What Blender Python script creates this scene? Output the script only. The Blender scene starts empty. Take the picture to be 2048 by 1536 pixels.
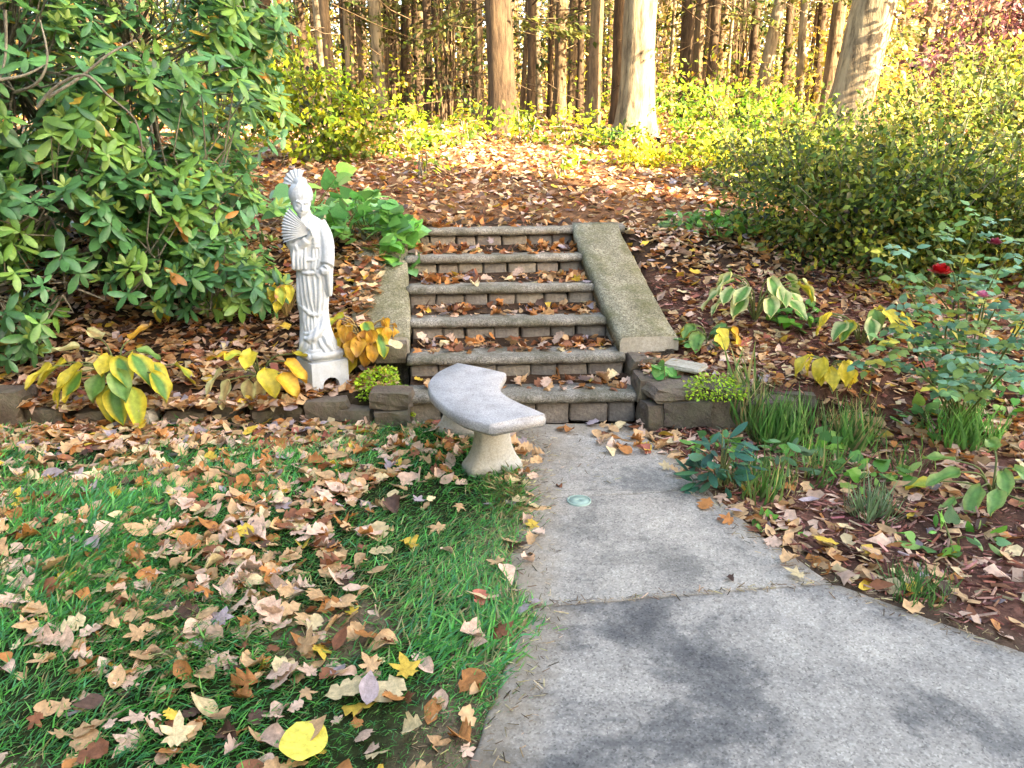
import bpy, bmesh, math, random
import numpy as np
from mathutils import Vector, Matrix, noise as mnoise
random.seed(7)
rng = np.random.default_rng(7)
R = math.radians
scene = bpy.context.scene
COL = scene.collection

# ------------------------------------------------------------------ camera, sky, sun, exposure
PITCH = R(16.5); FPX = 1540.0; CAMH = 1.6
cam_d = bpy.data.cameras.new('camera'); cam = bpy.data.objects.new('camera', cam_d); COL.objects.link(cam)
cam.location = (0, 0, CAMH); cam.rotation_euler = (math.pi/2 - PITCH, 0, 0)
cam_d.sensor_width = 36.0; cam_d.lens = 36.0*FPX/2048.0
cam_d.clip_start = 0.05; cam_d.clip_end = 600
scene.camera = cam

SUN_AZ, SUN_EL = R(52), R(22)          # azimuth to the right of straight behind the camera
sun_dir = Vector((math.sin(SUN_AZ)*math.cos(SUN_EL), -math.cos(SUN_AZ)*math.cos(SUN_EL), math.sin(SUN_EL)))
world = bpy.data.worlds.new('World'); scene.world = world; world.use_nodes = True
wn = world.node_tree; wn.nodes.clear()
sky = wn.nodes.new('ShaderNodeTexSky'); sky.sky_type = 'NISHITA'; sky.sun_disc = False
sky.sun_elevation = SUN_EL
sky.sun_rotation = math.atan2(sun_dir.x, sun_dir.y)
sky.air_density = 1.0; sky.dust_density = 2.0; sky.ozone_density = 1.0
bg = wn.nodes.new('ShaderNodeBackground'); bg.inputs['Strength'].default_value = 0.15
wo = wn.nodes.new('ShaderNodeOutputWorld')
wn.links.new(sky.outputs[0], bg.inputs[0]); wn.links.new(bg.outputs[0], wo.inputs[0])
sl = bpy.data.lights.new('sun', 'SUN'); sun = bpy.data.objects.new('sun', sl); COL.objects.link(sun)
sl.energy = 5.0; sl.angle = R(0.6); sl.color = (1.0, 0.91, 0.74)
sun.rotation_euler = sun_dir.to_track_quat('Z', 'Y').to_euler()
vs = scene.view_settings
vs.view_transform = 'Standard'; vs.look = 'None'; vs.gamma = 1.0; vs.use_curve_mapping = False
vs.exposure = 3.28
vs.use_white_balance = True; vs.white_balance_temperature = 8200; vs.white_balance_tint = 10
scene.cycles.max_bounces = 6; scene.cycles.diffuse_bounces = 3; scene.cycles.glossy_bounces = 2
scene.cycles.transmission_bounces = 3; scene.cycles.transparent_max_bounces = 4
scene.cycles.use_denoising = True
scene.cycles.sample_clamp_indirect = 6

# ------------------------------------------------------------------ pixel -> place (2048 px wide photograph)
cp, sp = math.cos(PITCH), math.sin(PITCH)
def ray(px, py):
    u = (px-1024)/FPX; v = (py-768)/FPX
    return u, cp-v*sp, -sp-v*cp
def at_z(px, py, z=0.0):
    r = ray(px, py); k = (z-CAMH)/r[2]
    return Vector((r[0]*k, r[1]*k, z))
def at_y(px, py, y):
    r = ray(px, py); k = y/r[1]
    return Vector((r[0]*k, y, CAMH+r[2]*k))
def project(P):
    P = np.asarray(P, float)
    x, y, z = P[..., 0], P[..., 1], P[..., 2]-CAMH
    zc = y*cp - z*sp; yc = -y*sp - z*cp
    zc = np.where(zc < .05, .05, zc)
    return 1024+FPX*x/zc, 768+FPX*yc/zc, zc

# ------------------------------------------------------------------ tagging and linking
def tag(o, label=None, cat=None, group=None, kind=None):
    if label: o['label'] = label
    if cat: o['category'] = cat
    if group: o['group'] = group
    if kind: o['kind'] = kind
    return o
def empty(name, loc=(0, 0, 0), rz=0, label=None, cat=None, group=None, kind=None):
    o = bpy.data.objects.new(name, None); COL.objects.link(o)
    o.location = loc; o.rotation_euler = (0, 0, rz); o.empty_display_size = .1
    return tag(o, label, cat, group, kind)
def link_mesh(name, me, parent=None, loc=None):
    o = bpy.data.objects.new(name, me); COL.objects.link(o)
    if parent is not None: o.parent = parent
    if loc is not None: o.location = loc
    return o
def mesh_np(name, V, F, mat, col=None, smooth=True):
    """V (n,3), F (m,k) -> mesh"""
    V = np.ascontiguousarray(V, np.float32); F = np.ascontiguousarray(F, np.int32)
    me = bpy.data.meshes.new(name); m, k = F.shape
    me.vertices.add(len(V)); me.vertices.foreach_set('co', V.ravel())
    me.loops.add(m*k); me.loops.foreach_set('vertex_index', F.ravel())
    me.polygons.add(m); me.polygons.foreach_set('loop_start', np.arange(0, m*k, k, dtype=np.int32))
    me.polygons.foreach_set('loop_total', np.full(m, k, np.int32))
    me.update(calc_edges=True)
    if smooth: me.polygons.foreach_set('use_smooth', np.ones(m, bool))
    if col is not None:
        a = me.color_attributes.new('Col', 'FLOAT_COLOR', 'POINT')
        c = np.ones((len(V), 4), np.float32); c[:, :3] = col
        a.data.foreach_set('color', c.ravel())
    if mat: me.materials.append(mat)
    return me
def mesh_bm(name, bm, mat, smooth=False):
    me = bpy.data.meshes.new(name); bm.to_mesh(me); bm.free()
    if mat: me.materials.append(mat)
    if smooth: me.polygons.foreach_set('use_smooth', np.ones(len(me.polygons), bool))
    return me

def sm(a, b, x):
    t = np.clip((x-a)/(b-a), 0, 1); return t*t*(3-2*t)
def vnoise(x, y, s=1.0, seed=0):
    """cheap smooth noise in about -1..1"""
    x = np.asarray(x)*s; y = np.asarray(y)*s; r = np.random.default_rng(seed); o = 0
    for i in range(7):
        a = r.uniform(0, 6.28); k = r.uniform(.7, 2.2); ph = r.uniform(0, 6.28)
        o = o+np.sin((x*math.cos(a)+y*math.sin(a))*k+ph+.7*np.sin((y*math.cos(a)-x*math.sin(a))*k*.8+ph*1.7))
    return o/4.0

# ------------------------------------------------------------------ materials
def newmat(name):
    m = bpy.data.materials.new(name); m.use_nodes = True
    nt = m.node_tree; nt.nodes.clear()
    out = nt.nodes.new('ShaderNodeOutputMaterial')
    return m, nt, out
def N(nt, t, **kw):
    n = nt.nodes.new(t)
    for k, v in kw.items(): setattr(n, k, v)
    return n
def noise_tex(nt, vec, scale, detail=4, rough=.6):
    n = N(nt, 'ShaderNodeTexNoise'); n.inputs['Scale'].default_value = scale
    n.inputs['Detail'].default_value = detail; n.inputs['Roughness'].default_value = rough
    nt.links.new(vec, n.inputs['Vector']); return n
def ramp(nt, fac, stops):
    r = N(nt, 'ShaderNodeValToRGB'); cr = r.color_ramp
    while len(cr.elements) < len(stops): cr.elements.new(.5)
    for e, (p, c) in zip(cr.elements, stops):
        e.position = p; e.color = (*c, 1) if len(c) == 3 else c
    nt.links.new(fac, r.inputs[0]); return r
def mixc(nt, fac, a, b, mode='MIX'):
    m = N(nt, 'ShaderNodeMix', data_type='RGBA', blend_type=mode)
    for s, v in ((0, fac), (6, a), (7, b)):
        if isinstance(v, (int, float)): m.inputs[s].default_value = v
        elif isinstance(v, tuple): m.inputs[s].default_value = (*v, 1)
        else: nt.links.new(v, m.inputs[s])
    return m.outputs[2]
def bump(nt, h, strength, dist):
    b = N(nt, 'ShaderNodeBump'); b.inputs['Strength'].default_value = strength; b.inputs['Distance'].default_value = dist
    nt.links.new(h, b.inputs['Height']); return b.outputs[0]

def leaf_mat(name, rough=.55, trans=.3, spec=.4, var=.35, nscale=60, veins=True):
    m, nt, out = newmat(name)
    a = N(nt, 'ShaderNodeAttribute', attribute_name='Col')
    tc = N(nt, 'ShaderNodeTexCoord')
    n = noise_tex(nt, tc.outputs['Object'], nscale, 3)
    r = ramp(nt, n.outputs[0], [(.3, (1-var,)*3), (.7, (1+var,)*3)])
    c = mixc(nt, 1.0, a.outputs[0], r.outputs[0], 'MULTIPLY')
    p = N(nt, 'ShaderNodeBsdfPrincipled'); p.inputs['Roughness'].default_value = rough
    p.inputs['Specular IOR Level'].default_value = spec
    nt.links.new(c, p.inputs['Base Color'])
    if trans > 0:
        t = N(nt, 'ShaderNodeBsdfTranslucent'); nt.links.new(c, t.inputs[0])
        mx = N(nt, 'ShaderNodeMixShader'); mx.inputs[0].default_value = trans
        nt.links.new(p.outputs[0], mx.inputs[1]); nt.links.new(t.outputs[0], mx.inputs[2])
        nt.links.new(mx.outputs[0], out.inputs[0])
    else: nt.links.new(p.outputs[0], out.inputs[0])
    return m
def rock_mat(name, c1, c2, c3, scale=6, bscale=60, rough=.9, bstr=.6, bd=.01, speck=None, attr=False, moss=None, grain=.8, spk=.75):
    """mottled mineral surface: c1 main, c2 mottling, c3 stains; speck adds fine aggregate"""
    m, nt, out = newmat(name)
    tc = N(nt, 'ShaderNodeTexCoord'); v = tc.outputs['Object']
    n1 = noise_tex(nt, v, scale, 6, .65)
    c = ramp(nt, n1.outputs[0], [(.3, c2), (.55, c1), (.8, c3)]).outputs[0]
    n2 = noise_tex(nt, v, bscale, 4, .7)
    if speck:
        vo = N(nt, 'ShaderNodeTexVoronoi'); vo.inputs['Scale'].default_value = speck
        nt.links.new(v, vo.inputs['Vector'])
        sr = ramp(nt, vo.outputs['Color'], [(.15, (.45,)*3), (.5, (1.0,)*3), (.85, (1.55,)*3)])
        c = mixc(nt, spk, c, sr.outputs[0], 'MULTIPLY')
    fr = ramp(nt, n2.outputs[0], [(.3, (.72,)*3), (.7, (1.25,)*3)])
    c = mixc(nt, grain, c, fr.outputs[0], 'MULTIPLY')
    if attr:
        oi = N(nt, 'ShaderNodeObjectInfo')
        rr = ramp(nt, oi.outputs['Random'], [(0, (.72, .74, .76)), (.35, (1.05, .98, .93)), (.65, (.85, .8, .74)), (1, (1.2, 1.18, 1.1))])
        c = mixc(nt, .9, c, rr.outputs[0], 'MULTIPLY')
    if moss:
        n3 = noise_tex(nt, v, 3.5, 6, .75)
        mr = ramp(nt, n3.outputs[0], [(.45, (0,)*3), (.62, (1,)*3)])
        f = N(nt, 'ShaderNodeMath', operation='MULTIPLY'); f.inputs[1].default_value = moss[1]
        nt.links.new(mr.outputs[0], f.inputs[0])
        c = mixc(nt, f.outputs[0], c, moss[0])
    p = N(nt, 'ShaderNodeBsdfPrincipled'); p.inputs['Roughness'].default_value = rough
    p.inputs['Specular IOR Level'].default_value = .25
    nt.links.new(c, p.inputs['Base Color'])
    nt.links.new(bump(nt, n2.outputs[0], bstr, bd), p.inputs['Normal'])
    nt.links.new(p.outputs[0], out.inputs[0])
    return m
def flat_mat(name, c, rough=.8):
    m, nt, out = newmat(name)
    tc = N(nt, 'ShaderNodeTexCoord'); n = noise_tex(nt, tc.outputs['Object'], 12, 4)
    r = ramp(nt, n.outputs[0], [(.3, tuple(x*.8 for x in c)), (.7, tuple(x*1.2 for x in c))])
    p = N(nt, 'ShaderNodeBsdfPrincipled'); p.inputs['Roughness'].default_value = rough
    nt.links.new(r.outputs[0], p.inputs['Base Color']); nt.links.new(p.outputs[0], out.inputs[0])
    return m
def bark_mat(name, c1, c2, scale=14):
    m, nt, out = newmat(name)
    tc = N(nt, 'ShaderNodeTexCoord'); mp = N(nt, 'ShaderNodeMapping'); mp.inputs['Scale'].default_value = (1, 1, .18)
    nt.links.new(tc.outputs['Object'], mp.inputs[0])
    n = noise_tex(nt, mp.outputs[0], scale, 5, .7)
    n2 = noise_tex(nt, tc.outputs['Object'], 2.2, 3)
    c = ramp(nt, n.outputs[0], [(.34, c2), (.56, c1), (.75, tuple(x*1.25 for x in c1))]).outputs[0]
    l = ramp(nt, n2.outputs[0], [(.4, (.8, .8, .8)), (.65, (1.15, 1.17, 1.1))])
    c = mixc(nt, .8, c, l.outputs[0], 'MULTIPLY')
    p = N(nt, 'ShaderNodeBsdfPrincipled'); p.inputs['Roughness'].default_value = .9
    p.inputs['Specular IOR Level'].default_value = .15
    nt.links.new(c, p.inputs['Base Color']); nt.links.new(bump(nt, n.outputs[0], .9, .03), p.inputs['Normal'])
    nt.links.new(p.outputs[0], out.inputs[0]); return m

M_dry = leaf_mat('dry_leaf', .6, .18, .3, .25, 45)
M_green = leaf_mat('green_leaf', .45, .3, .4, .25, 30)
M_gloss = leaf_mat('glossy_leaf', .33, .2, .5, .25, 25)
M_fol = leaf_mat('shrub_foliage', .5, .35, .3, .3, 8)
M_grass = leaf_mat('grass_blade', .5, .3, .35, .25, 20)
M_mulch = leaf_mat('mulch_chip', .85, 0, .1, .3, 50)
M_statue = rock_mat('white_cast_stone', (.53, .575, .63), (.42, .45, .475), (.60, .64, .68), 5, 70, .85, .25, .004, moss=((.36, .36, .32), .35), grain=.4)
M_bench_top = rock_mat('grey_cast_stone', (.40, .39, .398), (.29, .28, .28), (.46, .45, .455), 7, 120, .85, .5, .006, 260, grain=.5, spk=.45)
M_bench_leg = rock_mat('cream_cast_stone', (.46, .44, .40), (.38, .34, .27), (.52, .51, .49), 6, 90, .85, .4, .005)
M_tread = rock_mat('weathered_tread_concrete', (.25, .23, .20), (.13, .12, .10), (.37, .35, .31), 6, 60, .9, .9, .012, 150, moss=((.075, .075, .04), .6))
M_cheek = rock_mat('mossy_slab_concrete', (.25, .23, .165), (.155, .14, .095), (.35, .33, .25), 5, 60, .9, .9, .014, 120, moss=((.115, .112, .045), .7))
M_brick = rock_mat('stair_block_stone', (.26, .235, .21), (.17, .15, .135), (.34, .31, .27), 8, 55, .9, .8, .012, attr=True)
M_mortar = rock_mat('dark_mortar', (.045, .04, .035), (.03, .027, .025), (.07, .06, .055), 9, 60)
M_stone = rock_mat('wall_fieldstone', (.17, .135, .115), (.085, .068, .06), (.26, .22, .19), 6, 40, .9, .9, .015, attr=True, moss=((.09, .10, .05), .5))
M_palestone = rock_mat('pale_flagstone', (.38, .35, .29), (.3, .27, .22), (.44, .41, .36), 6, 50, .9, .6, .008)
M_barkL = bark_mat('pale_oak_bark', (.25, .195, .13), (.07, .052, .035), 11)
M_barkD = bark_mat('dark_hemlock_bark', (.085, .055, .034), (.028, .018, .012), 16)  # hemlock bark, darkened further to stand for unlit trunks
M_barkM = bark_mat('brown_pine_bark', (.17, .115, .07), (.055, .036, .022), 16)
M_stem = bark_mat('grey_stem', (.27, .24, .19), (.16, .14, .11), 40)
M_gstem = flat_mat('green_stem', (.13, .16, .05))
M_tstem = flat_mat('tan_stem', (.42, .30, .12))

def path_mat(name, c_dark, c_mid, c_main, c_pale, stain):
    m, nt, out = newmat(name)
    tc = N(nt, 'ShaderNodeTexCoord'); v = tc.outputs['Object']
    n1 = noise_tex(nt, v, 1.35, 9, .68)
    n1.inputs['Distortion'].default_value = .35
    c = ramp(nt, n1.outputs[0], [(stain-.05, c_dark), (stain+.02, c_mid), (stain+.065, c_main), (.70, c_pale)]).outputs[0]
    n4 = noise_tex(nt, v, 5.5, 8, .7)
    w = ramp(nt, n4.outputs[0], [(.34, (.74, .74, .75)), (.62, (1.14, 1.13, 1.11))])
    c = mixc(nt, .85, c, w.outputs[0], 'MULTIPLY')
    vo = N(nt, 'ShaderNodeTexVoronoi'); vo.inputs['Scale'].default_value = 150; nt.links.new(v, vo.inputs['Vector'])
    sr = ramp(nt, vo.outputs['Color'], [(.1, (.5,)*3), (.35, (.95,)*3), (.7, (1.08,)*3), (.92, (1.5,)*3)])
    c = mixc(nt, .8, c, sr.outputs[0], 'MULTIPLY')
    n5 = noise_tex(nt, v, 34, 6, .8)
    sr2 = ramp(nt, n5.outputs[0], [(.34, (.72,)*3), (.62, (1.2,)*3)])
    c = mixc(nt, .7, c, sr2.outputs[0], 'MULTIPLY')
    # hairline cracks
    vc = N(nt, 'ShaderNodeTexVoronoi', feature='DISTANCE_TO_EDGE'); vc.inputs['Scale'].default_value = .55
    wv = noise_tex(nt, v, 2.5, 6, .6); mv = N(nt, 'ShaderNodeMix', data_type='VECTOR'); mv.inputs[0].default_value = .12
    nt.links.new(v, mv.inputs[4]); nt.links.new(wv.outputs['Color'], mv.inputs[5]); nt.links.new(mv.outputs[1], vc.inputs['Vector'])
    cr = ramp(nt, vc.outputs['Distance'], [(.0, (.55,)*3), (.004, (1,)*3)])
    c = mixc(nt, .6, c, cr.outputs[0], 'MULTIPLY')
    # washed-in soil along the outer edges, from the edge attribute of the slab
    a = N(nt, 'ShaderNodeAttribute', attribute_name='Col')
    n3 = noise_tex(nt, v, 8, 7, .75)
    ad = N(nt, 'ShaderNodeMath', operation='MULTIPLY'); nt.links.new(a.outputs['Fac'], ad.inputs[0]); nt.links.new(n3.outputs[0], ad.inputs[1])
    er = ramp(nt, ad.outputs[0], [(.16, (0,)*3), (.5, (1,)*3)])
    f = N(nt, 'ShaderNodeMath', operation='MULTIPLY'); f.inputs[1].default_value = .62; nt.links.new(er.outputs[0], f.inputs[0])
    c = mixc(nt, f.outputs[0], c, (.24, .19, .13))
    p = N(nt, 'ShaderNodeBsdfPrincipled'); p.inputs['Roughness'].default_value = .85; p.inputs['Specular IOR Level'].default_value = .25
    nt.links.new(c, p.inputs['Base Color']); nt.links.new(bump(nt, n5.outputs[0], .6, .006), p.inputs['Normal'])
    nt.links.new(p.outputs[0], out.inputs[0]); return m
M_path = path_mat('grey_aggregate_concrete', (.10, .10, .102), (.165, .16, .155), (.275, .258, .238), (.375, .35, .318), .452)
M_path_w = path_mat('tan_aggregate_concrete', (.17, .16, .15), (.22, .208, .19), (.31, .288, .26), (.39, .36, .322), .40)

def ground_mat():
    m, nt, out = newmat('soil_and_litter')
    a = N(nt, 'ShaderNodeAttribute', attribute_name='Col'); tc = N(nt, 'ShaderNodeTexCoord'); v = tc.outputs['Object']
    n1 = noise_tex(nt, v, 25, 6, .75); n2 = noise_tex(nt, v, 3, 4)
    vo = N(nt, 'ShaderNodeTexVoronoi'); vo.inputs['Scale'].default_value = 22; nt.links.new(v, vo.inputs['Vector'])
    c = mixc(nt, 1, a.outputs[0], ramp(nt, n1.outputs[0], [(.3, (.45,)*3), (.7, (1.6,)*3)]).outputs[0], 'MULTIPLY')
    c = mixc(nt, .7, c, ramp(nt, n2.outputs[0], [(.3, (.7,)*3), (.7, (1.3,)*3)]).outputs[0], 'MULTIPLY')
    c = mixc(nt, .5, c, ramp(nt, vo.outputs['Color'], [(.1, (.5,)*3), (.9, (1.5,)*3)]).outputs[0], 'MULTIPLY')
    p = N(nt, 'ShaderNodeBsdfPrincipled'); p.inputs['Roughness'].default_value = .95; p.inputs['Specular IOR Level'].default_value = .1
    nt.links.new(c, p.inputs['Base Color']); nt.links.new(bump(nt, n1.outputs[0], .8, .02), p.inputs['Normal'])
    nt.links.new(p.outputs[0], out.inputs[0]); return m
M_ground = ground_mat()

# ------------------------------------------------------------------ terrain
STEP_R = .174
ST_Y = [4.575, 4.87, 5.22, 5.56, 5.93, 6.28]
ST_T = [.06, .08, .10, .14, .17, .20]              # rise in y from the left end to the right end
ST_L = [-.66, -.68, -.71, -.76, -.81, -.84]
ST_X = [.79, .745, .67, .615, .56, .505]
def st_left(y): return np.interp(y, ST_Y, ST_L)
def st_right(y): return np.interp(y, ST_Y, ST_X)
PL = ([1.0, 1.715, 2.49, 2.53, 3.4, 4.25, 4.6], [-.25, -.128, .06, -.005, .06, .06, -.3])
PRt = ([1.0, 1.7, 2.225, 2.631, 3.108, 3.661, 4.243, 4.6], [4.0, 2.55, 1.721, 1.268, 1.062, .968, .80, .79])
def path_l(y): return np.interp(y, *PL)
def path_r(y): return np.interp(y, *PRt)
def wall_y(x): return np.where(x < 0, 4.66+.05*np.sin(x*2.1), 4.52-.05*(x-1)+0.03*np.sin(x*3))
def height(x, y):
    x = np.asarray(x, float); y = np.asarray(y, float)
    far = [9, 13, 18, 30, 60, 200]; fz = [1.38, 1.95, 2.45, 3.4, 6.0, 22]
    Bl = np.interp(y, [3.2, 4.4, 4.7, 5.2, 5.75, 6.4, 7.1]+far, [0, .08, .17, .36, .66, .98, 1.08]+fz)
    Br = np.interp(y, [3.0, 3.9, 4.5, 4.8, 5.2, 5.75, 6.4, 7.1]+far, [0, .10, .23, .30, .43, .68, .98, 1.08]+fz)
    k = sm(-.2, .5, x); B = Bl*(1-k)+Br*k
    Lo = .05*np.clip(x-1.3, 0, 2.5)*sm(1.5, 3.5, y)
    w = .05+.9*sm(1.75, 2.6, x)+.25*sm(-3.0, -3.8, x)
    wy = wall_y(x)+.03
    t = sm(0, 1, (y-wy)/w+.5)
    z = Lo*(1-t)+np.maximum(B, Lo)*t
    z = z+.018*vnoise(x, y, 1.7, 3)*sm(.02, .3, z+.1)+.008*vnoise(x, y, 6, 4)
    # stair well
    instep = sm(.06, .0, np.maximum(st_left(y)-.02-x, x-st_right(y)-.02))*sm(4.50, 4.56, y)*sm(6.62, 6.5, y)
    z = z*(1-instep)+(np.minimum(z, B-.35))*instep
    cheek = sm(.05, 0, np.maximum(st_left(y)-.40-x, x-st_left(y)+.02))+sm(.05, 0, np.maximum(st_right(y)-.02-x, x-st_right(y)-.40))
    cheek = np.clip(cheek, 0, 1)*sm(4.9, 5.0, y)*sm(6.65, 6.55, y)
    z = z-cheek*.10
    # landing at the top
    land = sm(.06, 0, np.maximum(-1.25-x, x-.98))*sm(6.35, 6.45, y)*sm(7.2, 6.95, y)
    z = z*(1-land)+np.minimum(z, 1.015)*land
    fl = sm(.34, .18, np.hypot(x+1.245, (y-4.80)*1.0))*(t > .3); z = z*(1-fl)+np.minimum(z, .15)*fl
    # bed of the path
    inp = sm(-.03, .04, np.minimum(x-path_l(y), path_r(y)-x))*sm(4.62, 4.5, y)
    z = z*(1-inp)+(-.035)*inp
    return z
def axis_coords(lo, hi, fine_lo, fine_hi, d):
    a = list(np.arange(fine_lo, fine_hi+1e-6, d)); s = d
    while a[-1] < hi: s *= 1.22; a.append(a[-1]+s)
    s = d
    while a[0] > lo: s *= 1.22; a.insert(0, a[0]-s)
    return np.array(a)
gx = axis_coords(-220, 220, -4.2, 4.4, .045); gy = axis_coords(-120, 260, 1.2, 7.4, .045)
GX, GY = np.meshgrid(gx, gy); GZ = height(GX, GY)
V = np.stack([GX, GY, GZ], -1).reshape(-1, 3)
nx = len(gx); i = np.arange((len(gy)-1)*(nx-1)); r0 = (i//(nx-1))*nx+i % (nx-1)
F = np.stack([r0, r0+1, r0+1+nx, r0+nx], 1)
def ground_col(x, y):
    lawn = np.array([.020, .028, .010]); soil = np.array([.042, .026, .017]); mulch = np.array([.15, .068, .05])  # lawn and soil darkened to deepen the shade under leaves and grass
    floor = np.array([.15, .075, .04]); dirt = np.array([.17, .125, .085])
    n = vnoise(x, y, 2.2, 8)[..., None]
    c = np.broadcast_to(soil, x.shape+(3,)).copy()
    up = sm(6.3, 7.3, y)[..., None]; c = c*(1-up)+floor*up
    mu = (sm(.75, .95, x)*sm(6.2, 5.4, y))[..., None]*np.clip(.75+.4*n, 0, 1); c = c*(1-mu)+mulch*mu
    lw = (sm(.05, -.05, x-path_l(y))*sm(4.72, 4.5, y))[..., None]; c = c*(1-lw)+lawn*lw
    dr = (sm(.3, .04, np.abs(x-path_l(y)))*sm(4.7, 4.5, y))[..., None]*.8; c = c*(1-dr)+dirt*dr
    dr = (sm(.22, .04, np.abs(x-path_r(y)))*sm(4.7, 4.5, y))[..., None]*.6; c = c*(1-dr)+dirt*.7*dr
    ba = (sm(.35, .1, np.hypot((x+.62), (y-2.35)*1.4))+sm(.30, .08, np.hypot((x+1.45)*.8, (y-1.62)*1.8)))[..., None]
    ba = np.clip(ba, 0, 1)*sm(4.5, 4.3, y)[..., None]; c = c*(1-ba)+dirt*ba
    return np.clip(c*(1+.15*n), .005, 1)
gme = mesh_np('ground', V, F, M_ground, ground_col(GX, GY).reshape(-1, 3))
tag(link_mesh('ground', gme), 'sloping garden ground of soil, mulch and leaf litter', None, None, 'structure')

def surf_z(x, y):
    x = np.asarray(x, float); y = np.asarray(y, float)
    return np.where((x > path_l(y)-.01) & (x < path_r(y)+.01) & (y < 4.53), np.maximum(height(x, y), .007), height(x, y))
# ------------------------------------------------------------------ small mesh builders
def box_bm(sx, sy, sz, bev=.006, jit=.0, cuts=0, seed=0, nz=.0):
    bm = bmesh.new(); bmesh.ops.create_cube(bm, size=1)
    bmesh.ops.scale(bm, vec=(sx, sy, sz), verts=bm.verts)
    r = random.Random(seed)
    for v in bm.verts: v.co += Vector((r.uniform(-jit, jit), r.uniform(-jit, jit), r.uniform(-jit, jit)))
    if bev: bmesh.ops.bevel(bm, geom=list(bm.edges), offset=bev, segments=1, affect='EDGES', profile=.5)
    if cuts: bmesh.ops.subdivide_edges(bm, edges=[e for e in bm.edges if e.calc_length() > max(sx, sy, sz)*.35], cuts=cuts, use_grid_fill=True)
    if nz:
        for v in bm.verts: v.co += nz*mnoise.noise_vector(v.co*9+Vector((seed*3.1, seed, 0)))
    return bm
def tube(points, radii, seg=6):
    """returns V,F(quads) of a tube through the points"""
    P = [Vector(p) for p in points]; n = len(P)
    if not hasattr(radii, '__len__'): radii = [radii]*n
    vs_, fs = [], []
    prev = None
    for k in range(n):
        d = (P[min(k+1, n-1)]-P[max(k-1, 0)])
        d = d.normalized() if d.length > 1e-9 else Vector((0, 0, 1))
        if prev is None:
            a = d.orthogonal().normalized()
        else:
            a = (prev-d*prev.dot(d)); a = a.normalized() if a.length > 1e-6 else d.orthogonal().normalized()
        prev = a; b = d.cross(a)
        for s in range(seg):
            t = 2*math.pi*s/seg
            vs_.append(P[k]+(a*math.cos(t)+b*math.sin(t))*radii[k])
    for k in range(n-1):
        for s in range(seg):
            fs.append((k*seg+s, k*seg+(s+1) % seg, (k+1)*seg+(s+1) % seg, (k+1)*seg+s))
    return np.array(vs_), np.array(fs, int)
class Bag:
    """collects same-sized faces into one mesh"""
    def __init__(s): s.V, s.F, s.C, s.n = [], [], [], 0
    def add(s, V, F, c=None):
        V = np.asarray(V, float); s.V.append(V); s.F.append(np.asarray(F, int)+s.n); s.n += len(V)
        if c is not None: s.C.append(np.broadcast_to(np.asarray(c, float), V.shape))
    def mesh(s, name, mat, smooth=True):
        return mesh_np(name, np.concatenate(s.V), np.concatenate(s.F), mat, np.concatenate(s.C) if s.C else None, smooth)

# ---- leaf templates: base at the origin, blade along +Y, face up +Z, length 1 ; triangles
def strip_leaf(ts, ws, fold=.1, droop=.15, wave=0.0, seed=0, side=0.0):
    r = random.Random(seed); Vv, Ff = [(0, 0, 0)], []
    for t, w in zip(ts, ws):
        zc = -droop*t*t
        for sgn in (-1, 0, 1):
            Vv.append((sgn*w+side*t*t, t, zc+abs(sgn)*fold*w+(wave*r.uniform(-1, 1) if sgn else wave*.3*r.uniform(-1, 1))))
    Vv.append((side, 1.0, -droop)); n = len(ts)
    Ff += [(0, 2, 1), (0, 3, 2)]
    for k in range(n-1):
        a = 1+3*k; b = a+3
        Ff += [(a, a+1, b+1), (a, b+1, b), (a+1, a+2, b+2), (a+1, b+2, b+1)]
    a = 1+3*(n-1); L = len(Vv)-1
    Ff += [(a, a+1, L), (a+1, a+2, L)]
    return np.array(Vv, float), np.array(Ff, int)
def fan_leaf(outline, curl=.2, wave=.03, seed=0, c=(0, .45)):
    r = random.Random(seed); Vv = [(c[0], c[1], 0)]
    for (x, y) in outline:
        d2 = (x-c[0])**2+(y-c[1])**2
        Vv.append((x, y, curl*d2*(1 if seed % 2 else -.6)+wave*r.uniform(-1, 1)))
    n = len(outline)
    Ff = [(0, 1+k, 1+(k+1) % n) for k in range(n)]
    return np.array(Vv, float), np.array(Ff, int)
def oak(seed):
    r = random.Random(seed)
    ts = [.07, .15, .24, .33, .42, .52, .61, .70, .79, .88, .95]
    base = [.04, .10, .24, .30, .20, .36, .42, .25, .31, .26, .13]
    ws = [w*r.uniform(.85, 1.2)*1.05 for w in base]
    V, F = strip_leaf(ts, ws, r.uniform(-.3, .5), r.uniform(-.25, .3), .035, seed, r.uniform(-.12, .12))
    for k in range(len(ts)):     # the two sides differ, lobes point forward
        for s_ in (1, 3):
            V[s_+3*k, 0] *= r.uniform(.8, 1.18)
            if base[k] in (.30, .42, .31): V[s_+3*k, 1] += .05
    V[:, 2] += r.uniform(-.35, .35)*(V[:, 0]**2)*2
    return V, F
def maple(seed):
    r = random.Random(seed); pts = []
    lob = [(-150, .42), (-95, .62), (-45, .78), (0, .0), (45, .78), (95, .62), (150, .42)]
    tips = [(-118, .36), (-62, .50), (0, .60), (62, .50), (118, .36)]
    seq = [(-165, .30)]
    for k, (a, l) in enumerate(tips):
        seq.append((a-16, l*.70)); seq.append((a+r.uniform(-5, 5), l*r.uniform(.9, 1.12))); seq.append((a+16, l*.70))
        if k < 4: seq.append((a+31, l*.45))
    seq.append((165, .30)); seq.append((180, .22))
    for a, l in seq: pts.append((math.sin(R(a))*l, .42+math.cos(R(a))*l))
    return fan_leaf(pts, r.uniform(.15, .7), .05, seed, (0, .42))
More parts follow.
